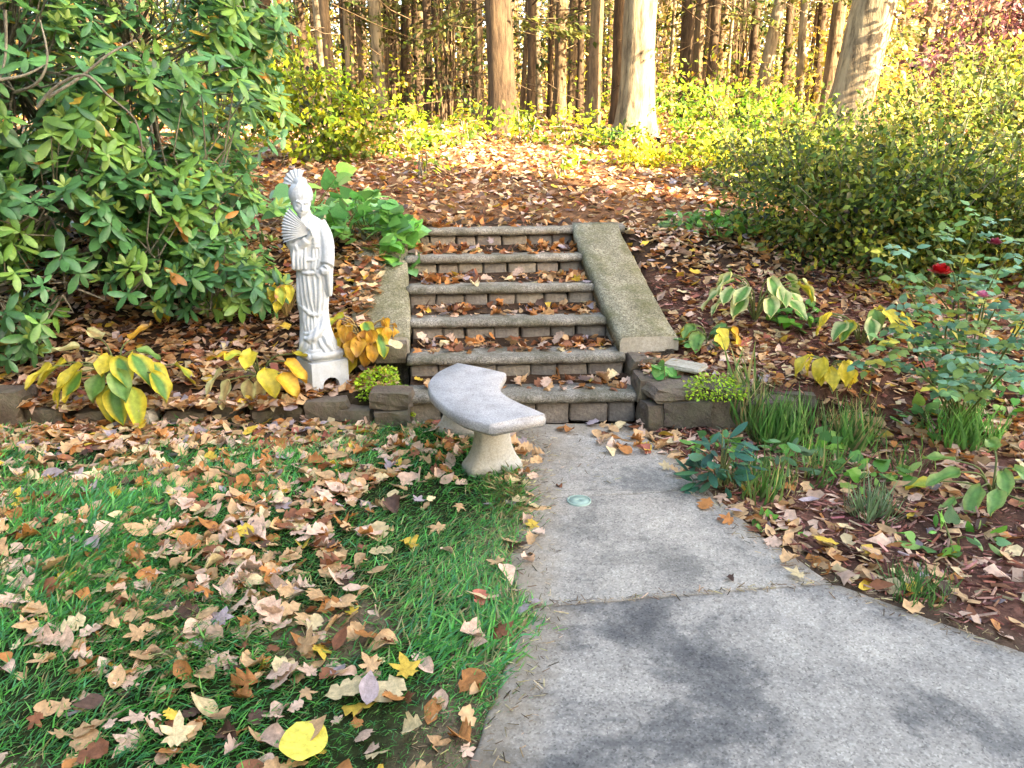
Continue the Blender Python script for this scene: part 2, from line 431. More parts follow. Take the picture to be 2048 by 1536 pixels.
def ovate(seed, w=.30):
    r = random.Random(seed)
    ts = [.12, .28, .46, .64, .82]; ws = [w*q*r.uniform(.9, 1.1) for q in (.55, .95, 1.0, .75, .4)]
    return strip_leaf(ts, ws, r.uniform(-.5, .6), r.uniform(-.3, .35), .03, seed, r.uniform(-.15, .15))
def curled(seed):
    V, F = oak(seed) if seed % 2 else ovate(seed, .36)
    r = random.Random(seed); a = r.uniform(1.2, 2.4)
    x = V[:, 0].copy(); V[:, 0] = np.sin(x*a*1.6)/(a*1.6)*1.0; V[:, 2] += (1-np.cos(x*a*1.6))/(a*1.2)
    t = V[:, 1].copy(); V[:, 2] += .25*r.uniform(-1, 1)*(t-.5)**2*2
    return V, F
T_RHODO = [strip_leaf([.12, .35, .62, .85], [.075, .165, .185, .12], -.25, d, 0, s) for s, d in enumerate((.05, .2, .35))]
T_SMALL = [(np.array([(0, 0, 0), (-.28, .5, f), (0, .5, 0), (.28, .5, f), (0, 1, -.12)], float),
            np.array([(0, 2, 1), (0, 3, 2), (1, 2, 4), (2, 3, 4)], int)) for f in (.08, -.06, .14)]
T_BLADE = [(np.array([(-.025, 0, 0), (.025, 0, 0), (-.02, .5, .0), (.02, .5, .0), (b, 1, -c)], float) + np.array([(0,0,0),(0,0,0),(b*.3,0,-c*.2),(b*.3,0,-c*.2),(0,0,0)]),
            np.array([(0, 1, 3), (0, 3, 2), (2, 3, 4)], int)) for b, c in ((.1, .1), (-.15, .3), (.05, .5), (.25, .25))]
T_QUAD = [(np.array([(-.5, 0, 0), (.5, .1, .05), (.4, 1, -.05), (-.45, .9, .08)], float), np.array([(0, 1, 2), (0, 2, 3)], int)),
          (np.array([(0, 0, 0), (.5, .5, .1), (0, 1, -.1), (-.5, .5, .06)], float), np.array([(0, 1, 2), (0, 2, 3)], int))]
T_HEART = [fan_leaf([(0, .0), (.17, -.10), (.36, -.05), (.47, .14), (.44, .36), (.30, .6), (.13, .82), (0, 1.0), (-.13, .82), (-.30, .6), (-.44, .36), (-.47, .14), (-.36, -.05), (-.17, -.10)], cv, .02, s, (0, .3)) for s, cv in ((2, .25), (4, .4), (3, .15))]
T_ROUND = [fan_leaf([(math.sin(t)*.46*(1+.05*math.sin(5*t)), .5-math.cos(t)*.5) for t in np.linspace(0, 6.283, 15)[:-1]], .2, .03, s, (0, .5)) for s in (1, 2)]
T_DEAD = [oak(s) for s in (11, 12, 13, 14, 15)]+[maple(s) for s in (21, 22, 23, 24)]+[ovate(s) for s in (31, 32, 33)]+[curled(s) for s in (41, 42, 43, 44)]
DEAD_KIND = ['oak']*5+['maple']*4+['oval']*3+['curled']*4
T_LITTER = [ (np.array([(0,0,0),(-.3,.25,.06),(0,.35,-.02),(.28,.3,.08),(-.2,.55,.0),(.22,.62,.03),(-.33,.75,.1),(.05,.7,-.03),(.3,.85,.12),(0,1,.05)],float),
              np.array([(0,2,1),(0,3,2),(1,2,4),(2,3,5),(2,7,4),(2,5,7),(4,7,6),(5,8,7),(7,9,6),(7,8,9)],int)),
             (np.array([(0,0,.0),(-.22,.3,.12),(0,.45,-.04),(.25,.3,.05),(-.12,.8,.1),(.14,.75,.15),(0,1.0,.2)],float),
              np.array([(0,2,1),(0,3,2),(1,2,4),(2,3,5),(2,6,4),(2,5,6)],int)),
             (np.array([(0,0,.0),(-.38,.35,.02),(0,.42,.1),(.36,.3,.0),(-.18,.52,.05),(.2,.55,.03),(-.02,1.0,-.02)],float),
              np.array([(0,2,1),(0,3,2),(1,2,4),(2,3,5),(2,6,4),(2,5,6)],int)) ]

def frames(D, U):
    """rotation matrices whose Y is D and whose Z is near U ; D,U (n,3)"""
    D = D/np.linalg.norm(D, axis=1, keepdims=True)
    X = np.cross(D, U); nl = np.linalg.norm(X, axis=1, keepdims=True)
    X = np.where(nl < 1e-4, np.array([[1., 0, 0]]), X/np.maximum(nl, 1e-6))
    Z = np.cross(X, D)
    return np.stack([X, D, Z], 2)
def scatter(templates, P, Rm, S, C, pick=None):
    """one merged V,F,C for leaves at P with rotations Rm, sizes S, colours C"""
    n = len(P); pick = rng.integers(0, len(templates), n) if pick is None else pick
    Vs, Fs, Cs, o = [], [], [], 0
    S = np.asarray(S, float); S = S if S.ndim else np.full(n, float(S))
    for k, (tv, tf) in enumerate(templates):
        ix = np.nonzero(pick == k)[0]
        if not len(ix): continue
        v = np.einsum('nij,vj->nvi', Rm[ix], tv)*S[ix, None, None]+P[ix, None, :]
        f = tf[None]+(np.arange(len(ix))*len(tv))[:, None, None]+o
        Vs.append(v.reshape(-1, 3)); Fs.append(f.reshape(-1, 3)); Cs.append(np.repeat(C[ix], len(tv), 0)); o += len(ix)*len(tv)
    return np.concatenate(Vs), np.concatenate(Fs), np.concatenate(Cs)
def rand_dirs(n):
    d = rng.normal(size=(n, 3)); return d/np.linalg.norm(d, axis=1, keepdims=True)
def palette(n, cols, var=.2, p=None):
    cols = np.array(cols, float); c = cols[rng.choice(len(cols), n, p=p)]
    return np.clip(c*(1+var*rng.normal(size=(n, 1)))*(1+.08*rng.normal(size=(n, 3))), .004, .95)
def pick_visible(P, size, limit, cell=9):
    """indices of the largest showing leaves: nearest in each small picture cell"""
    X, Y, Z = project(P); ok = (X > -20) & (X < 2068) & (Y > -20) & (Y < 1556)
    idx = np.nonzero(ok)[0]; order = idx[np.argsort(Z[idx])]; seen = {}; res = []
    for q in order:
        key = (int(X[q]//cell), int(Y[q]//cell)); r_ = int(max(1, size[q]*FPX/Z[q]*.3//cell))
        if key in seen: continue
        res.append(q)
        for a in range(-r_, r_+1):
            for b in range(-r_, r_+1): seen[(key[0]+a, key[1]+b)] = 1
    res.sort(key=lambda q: -size[q]/Z[q])
    return np.array(res[:limit], int)
def leaf_parts(name, parent, templates, P, Rm, S, C, pick, ids, mat, off):
    """each of ids becomes a part of its own"""
    cache = {}
    for q in ids:
        tv, tf = templates[pick[q]]
        ck = (pick[q], tuple(np.round(C[q]*12).astype(int)))
        if ck not in cache: cache[ck] = mesh_np(name, tv, tf, mat, np.broadcast_to(C[q], tv.shape))
        o = bpy.data.objects.new(name, cache[ck]); COL.objects.link(o); o.parent = parent
        M = Matrix([list(Rm[q][0])+[0], list(Rm[q][1])+[0], list(Rm[q][2])+[0], [0, 0, 0, 1]])
        o.matrix_local = Matrix.Translation(Vector(P[q])-Vector(off)) @ M @ Matrix.Scale(S[q], 4)
def cloud_part(name, parent, templates, P, Rm, S, C, mat, off, pick=None):
    Vv, Ff, Cc = scatter(templates, P, Rm, S, C, pick)
    o = link_mesh(name, mesh_np(name, Vv-np.asarray(off)[None], Ff, mat, Cc), parent); o['kind'] = 'stuff'; return o

def noise_stone(sx, sy, sz, seed, mat, amp=.18):
    bm = bmesh.new(); bmesh.ops.create_cube(bm, size=1)
    bmesh.ops.subdivide_edges(bm, edges=list(bm.edges), cuts=3, use_grid_fill=True)
    r = random.Random(seed)
    for v in bm.verts:
        c = v.co.copy()
        m_ = max(abs(c.x), abs(c.y), abs(c.z)); rr = c.normalized()*.62
        v.co = c*.78+rr*.22 if m_ > .1 else c
        v.co += mnoise.noise_vector(v.co*1.6+Vector((seed*7.3, seed*1.7, 0)))*amp*.55+mnoise.noise_vector(v.co*5+Vector((seed, 0, seed)))*amp*.25
        v.co.x *= sx; v.co.y *= sy; v.co.z *= sz
    me = mesh_bm('stone', bm, mat, False)
    return me

# ------------------------------------------------------------------ path: three concrete slabs
path = empty('path', (0, 0, 0), 0, 'exposed aggregate concrete path leading to the steps', None, None, 'structure')
def slab(pts, top, seed, mat):
    """pts outline ccw; jittered edge, thickness, inner grid so the soil attribute follows the outer edges"""
    out = []
    for k in range(len(pts)):
        a = Vector(pts[k]); b = Vector(pts[(k+1) % len(pts)]); m_ = max(1, int((b-a).length/.05))
        for q in range(m_):
            p_ = a.lerp(b, q/m_); n_ = mnoise.noise(Vector((p_.x*9, p_.y*9, seed)))*.012+mnoise.noise(Vector((p_.x*30, p_.y*30, seed)))*.006
            d = (b-a).normalized(); out.append(p_+Vector((d.y, -d.x))*n_)
    n = len(out); c = sum(out, Vector((0, 0)))/n
    rings = [(1.0, -.09), (1.0, top-.007), (.997, top-.002), (.992, top)]+[(q, top) for q in (.96, .92, .87, .8, .7, .6, .5, .4, .3, .2, .1)]
    Vv, Ff = [], []
    for s_, z in rings:
        for p_ in out: q = c+(p_-c)*s_; Vv.append((q.x, q.y, z+(.004*mnoise.noise(Vector((q.x*1.5, q.y*1.5, 3))) if s_ < .99 else 0)))
    Vv.append((c.x, c.y, top)); Vv = np.array(Vv)
    for k in range(len(rings)-1):
        for q in range(n):
            a, b = k*n+q, k*n+(q+1) % n
            Ff += [(a, b, b+n), (a, b+n, a+n)]
    L = (len(rings)-1)*n
    for q in range(n): Ff.append((L+q, L+(q+1) % n, len(Vv)-1))
    x, y = Vv[:, 0], Vv[:, 1]; e = np.maximum(sm(.34, .0, x-path_l(y)), sm(.13, .0, path_r(y)-x)*.85)
    e = np.maximum(e, sm(.45, .05, 4.53-y)*.9); e = np.maximum(e, sm(.75, .1, x+.05)*sm(3.55, 4.0, y)); e = np.maximum(e, sm(.05, .0, np.abs(y-2.492-.139*(x-.05)))*.55*sm(-.1, .3, x))
    return link_mesh('slab', mesh_np('slab', Vv, np.array(Ff), mat, np.repeat(e[:, None], 3, 1), False), path)
def xy(px, py): v = at_z(px, py, 0); return (v.x, v.y)
slab([(.055, 3.425), (.77, 3.515), (.985, 3.63), (.90, 3.95), (.80, 4.24), (.78, 4.53), (-.35, 4.5), (.02, 4.0)], .003, 1, M_path_w)
slab([(.045, 2.494), (1.25, 2.656), (1.10, 3.06), (.99, 3.48), (.975, 3.60), (.768, 3.511), (.05, 3.421), (-.02, 3.1), (-.02, 2.8)], .002, 2, M_path_w)
slab([(-.33, .9), (4.2, .9), (2.6, 1.72), (1.721, 2.225), (1.27, 2.645), (1.21, 2.652), (.058, 2.488), (.0, 2.25), (-.11, 1.75)], .003, 3, M_path)

# ------------------------------------------------------------------ staircase
stairs = empty('staircase', (0, 4.6, 0), 0, 'six weathered concrete steps with block risers climbing the bank', 'steps')
so = Vector((0, 4.6, 0))
def tread(k):
    yl = ST_Y[k]-ST_T[k]/2; yr = ST_Y[k]+ST_T[k]/2; z1 = STEP_R*(k+1); th = .056
    depth = (ST_Y[k+1]-ST_Y[k]+.06) if k < 5 else .42
    xl, xr = ST_L[k], ST_X[k]; n = 40; bag = Bag(); rows = []
    if k == 5: xl, xr = -1.16, .93
    prof = [(depth, -th), (.012, -th), (0, -th+.012), (-.004, -th*.5), (.004, -.010), (.02, 0), (depth*.4, .001), (depth, .002)]
    Vv = []
    for q in range(n+1):
        t = q/n; x = xl+(xr-xl)*t; y0 = yl+(yr-yl)*(x-ST_L[k])/(ST_X[k]-ST_L[k])
        if k == 5: y0 += .0
        y0 -= .02*math.sin(math.pi*t)
        for (dy, dz) in prof:
            w = mnoise.noise(Vector((x*14, k*5+dz*50, dy*9)))
            Vv.append((x, y0+dy+(.010*w if dy < .05 else 0), z1+dz+.006*mnoise.noise(Vector((x*11, k*3.3, dy*12)))))
    m_ = len(prof); Ff = []
    for q in range(n):
        for s_ in range(m_-1): a = q*m_+s_; Ff.append((a, a+m_, a+m_+1, a+1))
        a = q*m_; Ff.append((a, a+m_-1, a+2*m_-1, a+m_))
    Ff = np.array(Ff); Vv = np.array(Vv)
    capq = []
    for base in (0, n*m_):
        for s_ in range(1, m_-2): capq.append((base, base+s_, base+s_+1, base+s_+1))
    Ff = np.concatenate([Ff]); me = mesh_np('tread', Vv-np.array(so), Ff, M_tread, None, False)
    bm = bmesh.new(); bm.from_mesh(me)
    bm.verts.ensure_lookup_table()
    for base in (0, n*m_):
        try: bm.faces.new([bm.verts[base+s_] for s_ in range(m_)])
        except ValueError: pass
    bmesh.ops.recalc_face_normals(bm, faces=bm.faces); bm.to_mesh(me); bm.free()
    link_mesh('tread_slab', me, stairs)
    # riser blocks
    nb = 7; r = random.Random(50+k); ws_ = [r.uniform(.82, 1.2) for _ in range(nb)]; tot = sum(ws_); x = ST_L[k]+.01
    W = ST_X[k]-ST_L[k]-.02; zb = STEP_R*k-.03; hb = STEP_R*(k+1)-th-.006-zb
    ang = math.atan2(ST_T[k], ST_X[k]-ST_L[k])
    for q in range(nb):
        w = W*ws_[q]/tot; cx = x+w/2; x += w
        y0 = yl+(yr-yl)*(cx-ST_L[k])/(ST_X[k]-ST_L[k])-.02*math.sin(math.pi*(cx-ST_L[k])/(ST_X[k]-ST_L[k]))+.045+r.uniform(-.006, .006)
        bm = box_bm(w-.008, .09, hb-.004+r.uniform(-.008, .003), .010, .007, 2, k*10+q, .008)
        o = link_mesh('brick', mesh_bm('brick', bm, M_brick), stairs, Vector((cx, y0+.045, zb+hb/2))-so); o.rotation_euler = (r.uniform(-.03, .03), r.uniform(-.015, .015), ang)
    bm = box_bm(W+.02, .06, hb+.02, 0)
    o = link_mesh('mortar', mesh_bm('mortar', bm, M_mortar), stairs, Vector(((ST_L[k]+ST_X[k])/2, ST_Y[k]+.13, zb+hb/2))-so); o.rotation_euler = (0, 0, ang)
    # packed soil on the tread behind the nosing
for k in range(6): tread(k)
def cheek(side):
    # sloped side slab, following the flight
    y0, y1 = (4.98, 6.42) if side > 0 else (4.98, 6.36)
    z0, z1 = (.445, 1.075)
    n = 26; Vv = []; th = .095; W = .40; m_ = 8
    for q in range(n+1):
        t = q/n; y = y0+(y1-y0)*t; z = z0+(z1-z0)*t
        if side > 0: xi = float(st_right(y))-.005; xo = xi+W-.02*t; yo = .11
        else: xi = float(st_left(y))+.01; xo = xi-W; yo = -.1
        if side > 0 and t < .18: xi += .03*(1-t/.18)**2*0
        sec = [(xi, -th*1.15), (xi, -.02), (xi+side*.018, 0), (xi+(xo-xi)*.33, .004), (xi+(xo-xi)*.66, .003), (xo-side*.014, 0), (xo, -.018), (xo, -th)]
        for (x, dz) in sec:
            f_ = (x-xi)/(xo-xi); w = mnoise.noise(Vector((x*13, y*13, dz*9+side*3)))
            Vv.append((x+.010*w*(1 if abs(x-xi) < .01 else .5), y+yo*f_*.35, z+dz+.007*mnoise.noise(Vector((x*8, y*8, side)))+.1*0))
    Ff = []
    for q in range(n):
        for s_ in range(m_-1): a = q*m_+s_; Ff.append((a, a+1, a+m_+1, a+m_))
        a = q*m_; Ff.append((a+m_-1, a, a+m_, a+2*m_-1))
    me = mesh_np('side_slab', np.array(Vv)-np.array(so), np.array(Ff), M_cheek, None, False)
    bm = bmesh.new(); bm.from_mesh(me); bm.verts.ensure_lookup_table()
    me.materials.append(M_palestone)
    for base in (0, n*m_): bm.faces.new([bm.verts[base+s_] for s_ in range(m_)]).material_index = 1
    bmesh.ops.recalc_face_normals(bm, faces=bm.faces); bm.to_mesh(me); bm.free()
    link_mesh('side_slab', me, stairs)
    # low wall under the slab
    Vv = []; Ff = []
    for q in range(n+1):
        t = q/n; y = y0+.03+(y1-y0-.03)*t; z = z0+(z1-z0)*t-th*.9
        xi = float(st_right(y))+.012 if side > 0 else float(st_left(y))-.006; xo = xi+side*.36
        for x, zz in ((xi, z-.75), (xi, z), (xo, z), (xo, z-.75)): Vv.append((x, y, zz))
    for q in range(n):
        for s_ in range(4): a = q*4; Ff.append((a+s_, a+(s_+1) % 4, a+4+(s_+1) % 4, a+4+s_))
    Ff.append((0, 1, 2, 3)); Ff.append((n*4, n*4+1, n*4+2, n*4+3))
    link_mesh('side_footing', mesh_np('side_footing', np.array(Vv)-np.array(so), np.array(Ff), M_tread, None, False), stairs)
cheek(1); cheek(-1)

# ------------------------------------------------------------------ stone walls
def wall(name, label, stones):
    root = empty(name, (stones[0][0], stones[0][1], 0), 0, label, 'wall'); o0 = Vector((stones[0][0], stones[0][1], 0))
    for k, (x, y, z, sx, sy, sz, rz, mt) in enumerate(stones):
        me = noise_stone(sx, sy, sz, hash((name, k)) % 97 if False else (len(name)*13+k*7) % 97, mt)
        o = link_mesh('stone', me, root, Vector((x, y, z))-o0); o.rotation_euler = (random.uniform(-.06, .06), random.uniform(-.06, .06), rz+random.uniform(-.12, .12))
    return root
S_ = M_stone
left_st = [(-.74, 4.53, .055, .21, .2, .12, .02, S_), (-.74, 4.55, .165, .25, .22, .11, -.04, S_), (-.97, 4.6, .03, .22, .2, .12, 0, S_),
           (-1.16, 4.64, .07, .26, .22, .14, .1, S_), (-1.40, 4.66, .05, .18, .2, .10, 0, S_), (-1.58, 4.63, .03, .14, .18, .09, .3, S_), (-1.80, 4.68, .05, .17, .18, .13, -.1, S_),
           (-2.05, 4.64, .025, .25, .2, .08, .05, S_), (-2.33, 4.55, .05, .22, .16, .10, 0, M_palestone), (-2.62, 4.62, .03, .22, .2, .10, .1, S_), (-2.9, 4.62, .04, .24, .22, .12, -.05, S_), (-3.22, 4.58, .10, .40, .26, .22, .1, S_), (-3.62, 4.62, .06, .30, .24, .15, .1, S_)]
wall('stone_edging', 'low dry stone edging in front of the statue and hosta bed', left_st)
right_st = [(.86, 4.97, .27, .2, .3, .14, .2, S_), (.88, 4.72, .2, .2, .3, .15, .1, S_), (.9, 4.52, .07, .2, .24, .17, .1, S_), (1.0, 4.56, .22, .34, .26, .09, .1, S_),
            (1.06, 4.49, .10, .30, .2, .16, -.1, S_), (1.32, 4.5, .09, .26, .2, .17, 0, S_), (1.3, 4.53, .22, .3, .22, .08, 0, S_), (1.58, 4.49, .1, .28, .2, .18, -.05, S_), (1.74, 4.56, .16, .26, .18, .10, -.3, S_)]
wall('stone_wall', 'low curved dry stone wall to the right of the bottom steps', right_st)
def lone_stone(loc, dims, rz, mt, label, seed):
    o = link_mesh('stone_block' if mt is S_ else 'flagstone', noise_stone(*dims, seed, mt, .12), None, loc); o.rotation_euler = (0, .03, rz); tag(o, label, 'stone')
lone_stone((-.80, 4.97, .36), (.20, .2, .13), .1, S_, 'brown squared stone block below the orange hosta at the stair foot', 5)
lone_stone((1.10, 4.74, .315), (.24, .17, .03), -.6, M_palestone, 'pale flat flagstone lying on the mulch below the right side slab', 9)

# ------------------------------------------------------------------ curved bench
bench = empty('garden_bench', (-.15, 3.85, 0), 0, 'curved grey cast stone bench on two pale flared pedestals beside the path', 'bench'); bo = np.array((-.15, 3.85, 0))
def smooth_curve(pts, n):
    P = [Vector(p) for p in pts]; out = []
    for k in range(len(P)-1):
        a = P[max(k-1, 0)]; b = P[k]; c = P[k+1]; d = P[min(k+2, len(P)-1)]
        for q in range(n):
            t = q/n; out.append(.5*((2*b)+(c-a)*t+(2*a-5*b+4*c-d)*t*t+(3*b-a-3*c+d)*t**3))
    out.append(P[-1]); return out
outer = smooth_curve([(-.32, 4.44), (-.415, 4.24), (-.45, 4.04), (-.425, 3.85), (-.35, 3.65), (-.235, 3.45), (-.09, 3.325)], 7)
inner = smooth_curve([(-.035, 4.22), (-.055, 4.08), (-.07, 3.94), (-.045, 3.81), (.015, 3.69), (.095, 3.575), (.165, 3.47)], 7)
def seat():
    n = len(outer); z1 = .42; th = .062; m_ = 11; Vv = []
    for k in range(n):
        a, b = outer[k], inner[k]
        e = .012
        for (f, z) in ((0, -th), (-.012, -th*.75), (-.02, -th*.45), (-.012, -th*.14), (.012, 0), (.35, .002), (.65, .002), (.988, 0), (1.012, -th*.14), (1.02, -th*.45), (1.0, -th)):
            p_ = a.lerp(b, f); Vv.append((p_.x, p_.y, z1+z+.002*mnoise.noise(Vector((p_.x*20, p_.y*20, 0)))))
    Ff = []
    for k in range(n-1):
        for s_ in range(m_): a = k*m_+s_; b = k*m_+(s_+1) % m_; Ff.append((a, a+m_, b+m_, b))
    me = mesh_np('seat', np.array(Vv)-bo, np.array(Ff), M_bench_top, None, False)
    bm = bmesh.new(); bm.from_mesh(me); bm.verts.ensure_lookup_table()
    for base in (0, (n-1)*m_):
        f = bm.faces.new([bm.verts[base+s_] for s_ in range(m_)])
    bmesh.ops.recalc_face_normals(bm, faces=bm.faces)
    ed = [e for e in bm.edges if len(e.link_faces) == 2 and e.calc_face_angle(0) > 1.0]
    bmesh.ops.bevel(bm, geom=ed, offset=.012, segments=2, affect='EDGES')
    bm.to_mesh(me); bm.free(); me.polygons.foreach_set('use_smooth', np.ones(len(me.polygons), bool))
    link_mesh('seat', me, bench)
seat()
def pedestal(cx, cy, rz):
    prof = [(0, .150, .080), (.035, .150, .080), (.05, .143, .075), (.085, .118, .066), (.14, .096, .058), (.2, .088, .054), (.26, .092, .056), (.30, .104, .062), (.325, .120, .070), (.335, .125, .072), (.356, .125, .072)]
    Vv, Ff = [], []; ch = .018
    for z, a, b in prof:
        for (x, y) in ((a-ch, -b), (a, -b+ch), (a, b-ch), (a-ch, b), (-a+ch, b), (-a, b-ch), (-a, -b+ch), (-a+ch, -b)): Vv.append((x, y, z))
    for k in range(len(prof)-1):
        for s_ in range(8): a = k*8+s_; b = k*8+(s_+1) % 8; Ff.append((a, b, b+8, a+8))
    me = mesh_np('leg', np.array(Vv), np.array(Ff), M_bench_leg, None, False)
    bm = bmesh.new(); bm.from_mesh(me); bm.verts.ensure_lookup_table()
    bm.faces.new([bm.verts[s_] for s_ in range(7, -1, -1)]); bm.faces.new([bm.verts[(len(prof)-1)*8+s_] for s_ in range(8)])
    for v in bm.verts: v.co += mnoise.noise_vector(v.co*30)*.0025
    bm.to_mesh(me); bm.free()
    o = link_mesh('leg', me, bench, Vector((cx, cy, .0))-Vector(bo)); o.rotation_euler = (0, 0, rz)
pedestal(-.105, 3.80, R(24)); pedestal(-.30, 4.36, R(-14))

# ------------------------------------------------------------------ statue of a robed woman with a fan
ST_LOC = Vector((-1.25, 4.86, .148))
statue = empty('garden_statue', ST_LOC, R(9), 'weathered white stone statue of a robed woman holding an open fan', 'statue')
def sx(cx): return (cx-285)/1000*1.02
def sz(cy): return (1420-cy)/1000*1.005
def loft(rings, seg=40):
    Vv, Ff = [], []
    for (z, cx, cy, rx, ry, p) in rings:
        for s_ in range(seg):
            t = 2*math.pi*s_/seg; c, s2 = math.cos(t), math.sin(t)
            Vv.append((cx+rx*math.copysign(abs(c)**p, c), cy+ry*math.copysign(abs(s2)**p, s2), z))
    for k in range(len(rings)-1):
        for s_ in range(seg): a = k*seg+s_; b = k*seg+(s_+1) % seg; Ff.append((a, b, b+seg, a+seg))
    Vv.append((rings[0][1], rings[0][2], rings[0][0])); Vv.append((rings[-1][1], rings[-1][2], rings[-1][0])); L = len(Vv)
    Ff = [tuple(f) for f in Ff]
    for s_ in range(seg):
        Ff.append((L-2, (s_+1) % seg, s_)); o_ = (len(rings)-1)*seg; Ff.append((L-1, o_+s_, o_+(s_+1) % seg))
    return Vv, Ff
BODY = [(1175, 282, 142, 105), (1130, 278, 136, 102), (1090, 272, 122, 96), (1040, 268, 110, 90), (980, 266, 104, 86), (930, 264, 103, 84), (900, 262, 106, 86), (868, 262, 109, 88), (860, 264, 112, 90),
        (780, 268, 114, 90), (700, 278, 116, 92), (655, 284, 116, 92), (640, 284, 121, 97), (600, 284, 122, 98), (580, 283, 121, 97), (570, 283, 116, 92), (520, 280, 120, 92), (460, 278, 122, 90), (400, 274, 118, 86), (365, 268, 104, 78), (342, 262, 80, 66), (325, 254, 54, 52), (312, 250, 44, 44), (270, 243, 42, 44)]
def body_at(cy):
    ys = [b[0] for b in BODY][::-1]
    return [float(np.interp(cy, ys, [b[k] for b in BODY][::-1])) for k in (1, 2, 3)]
def surf(cx, cy, out=0.0):
    c, a, b = body_at(cy); t = max(-.98, min(.98, (cx-c)/a)); out = out+.003
    return Vector((sx(cx), -(b*math.sqrt(1-t*t))/1000-out, sz(cy)))
vs_all, fs_all = [], []
def put(VF):
    n = len(vs_all); vs_all.extend([tuple(v) for v in VF[0]]); fs_all.extend([tuple(int(i)+n for i in f) for f in VF[1]])
put(loft([(sz(y), sx(c), 0, a/1000*1.02, b/1000, .9) for (y, c, a, b) in BODY]))
def capped_tube(pts, rad, seg=10):
    Vv, Ff = tube(pts, rad, seg); n = len(Vv); Vv = np.vstack([Vv, Vv[:seg].mean(0), Vv[-seg:].mean(0)]); F2 = [tuple(f) for f in Ff]
    for s_ in range(seg): F2.append((n, (s_+1) % seg, s_)); F2.append((n+1, n-seg+s_, n-seg+(s_+1) % seg))
    put((Vv, F2))
def fold(pts, r=.010, out=.0):
    r = r*1.35
    P = [surf(x, y, out) for x, y in pts]; P = smooth_curve(P, 5)
    n = len(P); capped_tube(P, [r*(.35+.65*math.sin(math.pi*(k+.5)/n)) for k in range(n)], 8)
# head: bowed to the viewer's right, hair swept up, face, jaw, ears, bun
HX, HY, HZ = sx(240), -.040, sz(222)
def ball(c, rx, ry, rz, seg=20):
    put(loft([(c[2]+rz*math.sin(a), c[0], c[1], max(.002, rx*math.cos(a)), max(.002, ry*math.cos(a)), 1.0) for a in np.linspace(-1.5, 1.5, 13)], seg))
HM = Matrix.Rotation(R(13), 3, 'Y') @ Matrix.Rotation(R(18), 3, 'X') @ Matrix.Rotation(R(16), 3, 'Z')
def hp(x, y, z): v = HM @ Vector((x, y, z))*.93; return (HX+v.x, HY+v.y, HZ+v.z)
def htube(pts, rad, seg=8): capped_tube(smooth_curve([hp(*p_) for p_ in pts], 4), rad, seg)
ball(hp(-.004, .018, .022), .084, .084, .078)                    # swept-up hair
ball(hp(.0, -.024, -.026), .060, .058, .076)                     # face
ball(hp(.0, -.056, -.086), .024, .022, .020)                     # chin
ball(hp(.030, -.060, -.048), .022, .020, .022); ball(hp(-.030, -.060, -.048), .022, .020, .022)   # cheeks
htube([(0, -.082, -.006), (0, -.096, -.036), (0, -.088, -.046)], [.006]*4+[.010]*4+[.008], 8)     # nose
htube([(-.018, -.078, -.066), (0, -.086, -.066), (.018, -.078, -.066)], .0055, 8)                 # mouth
for s_ in (-1, 1):
    htube([(s_*.012, -.084, .002), (s_*.03, -.082, .008), (s_*.048, -.066, .0)], .0055, 8)        # brow
    htube([(s_*.014, -.080, -.016), (s_*.028, -.080, -.019), (s_*.042, -.070, -.016)], .0045, 8)  # lowered eyelid
    ball(hp(s_*.062, -.005, -.02), .012, .016, .024, 10)                                          # ear
for a in (-.07, -.052, -.034, -.017, 0, .017, .034, .052, .07):    # combed strands running up to the knot
    htube([(a*1.05, -.062+abs(a)*.55, .012+abs(a)*-.1), (a*1.0, -.062+abs(a)*.5, .052), (a*.55, -.02, .098), (a*.1, .03, .108)], .0085, 6)
ball(hp(-.012, .030, .098), .048, .044, .034)                    # knot under the comb
# right arm: shoulder, elbow, forearm across, with a hanging sleeve
capped_tube(smooth_curve([(sx(345), -.01, sz(375)), (sx(385), -.035, sz(450)), (sx(396), -.060, sz(540)), (sx(388), -.085, sz(620)), (sx(372), -.105, sz(645))], 5), [.050]*10+[.048]*6+[.030]*5, 12)
put(loft([(sz(820), sx(388), -.03, .016, .040, .8), (sz(760), sx(390), -.04, .024, .055, .8), (sz(680), sx(390), -.045, .032, .062, .8), (sz(600), sx(390), -.04, .038, .06, .9), (sz(520), sx(385), -.03, .04, .055, 1)], 20))
for k, (fx, fl) in enumerate(((352, 30), (362, 36), (372, 38), (382, 34))):   # fingers of the lowered hand
    capped_tube([(sx(fx+8), -.112, sz(642)), (sx(fx+2), -.122, sz(655)), (sx(fx-2), -.117, sz(655+fl*.6))], [.010, .009, .006], 8)
capped_tube([(sx(362), -.105, sz(636)), (sx(346), -.112, sz(640)), (sx(338), -.113, sz(650))], [.010, .009, .006], 8)
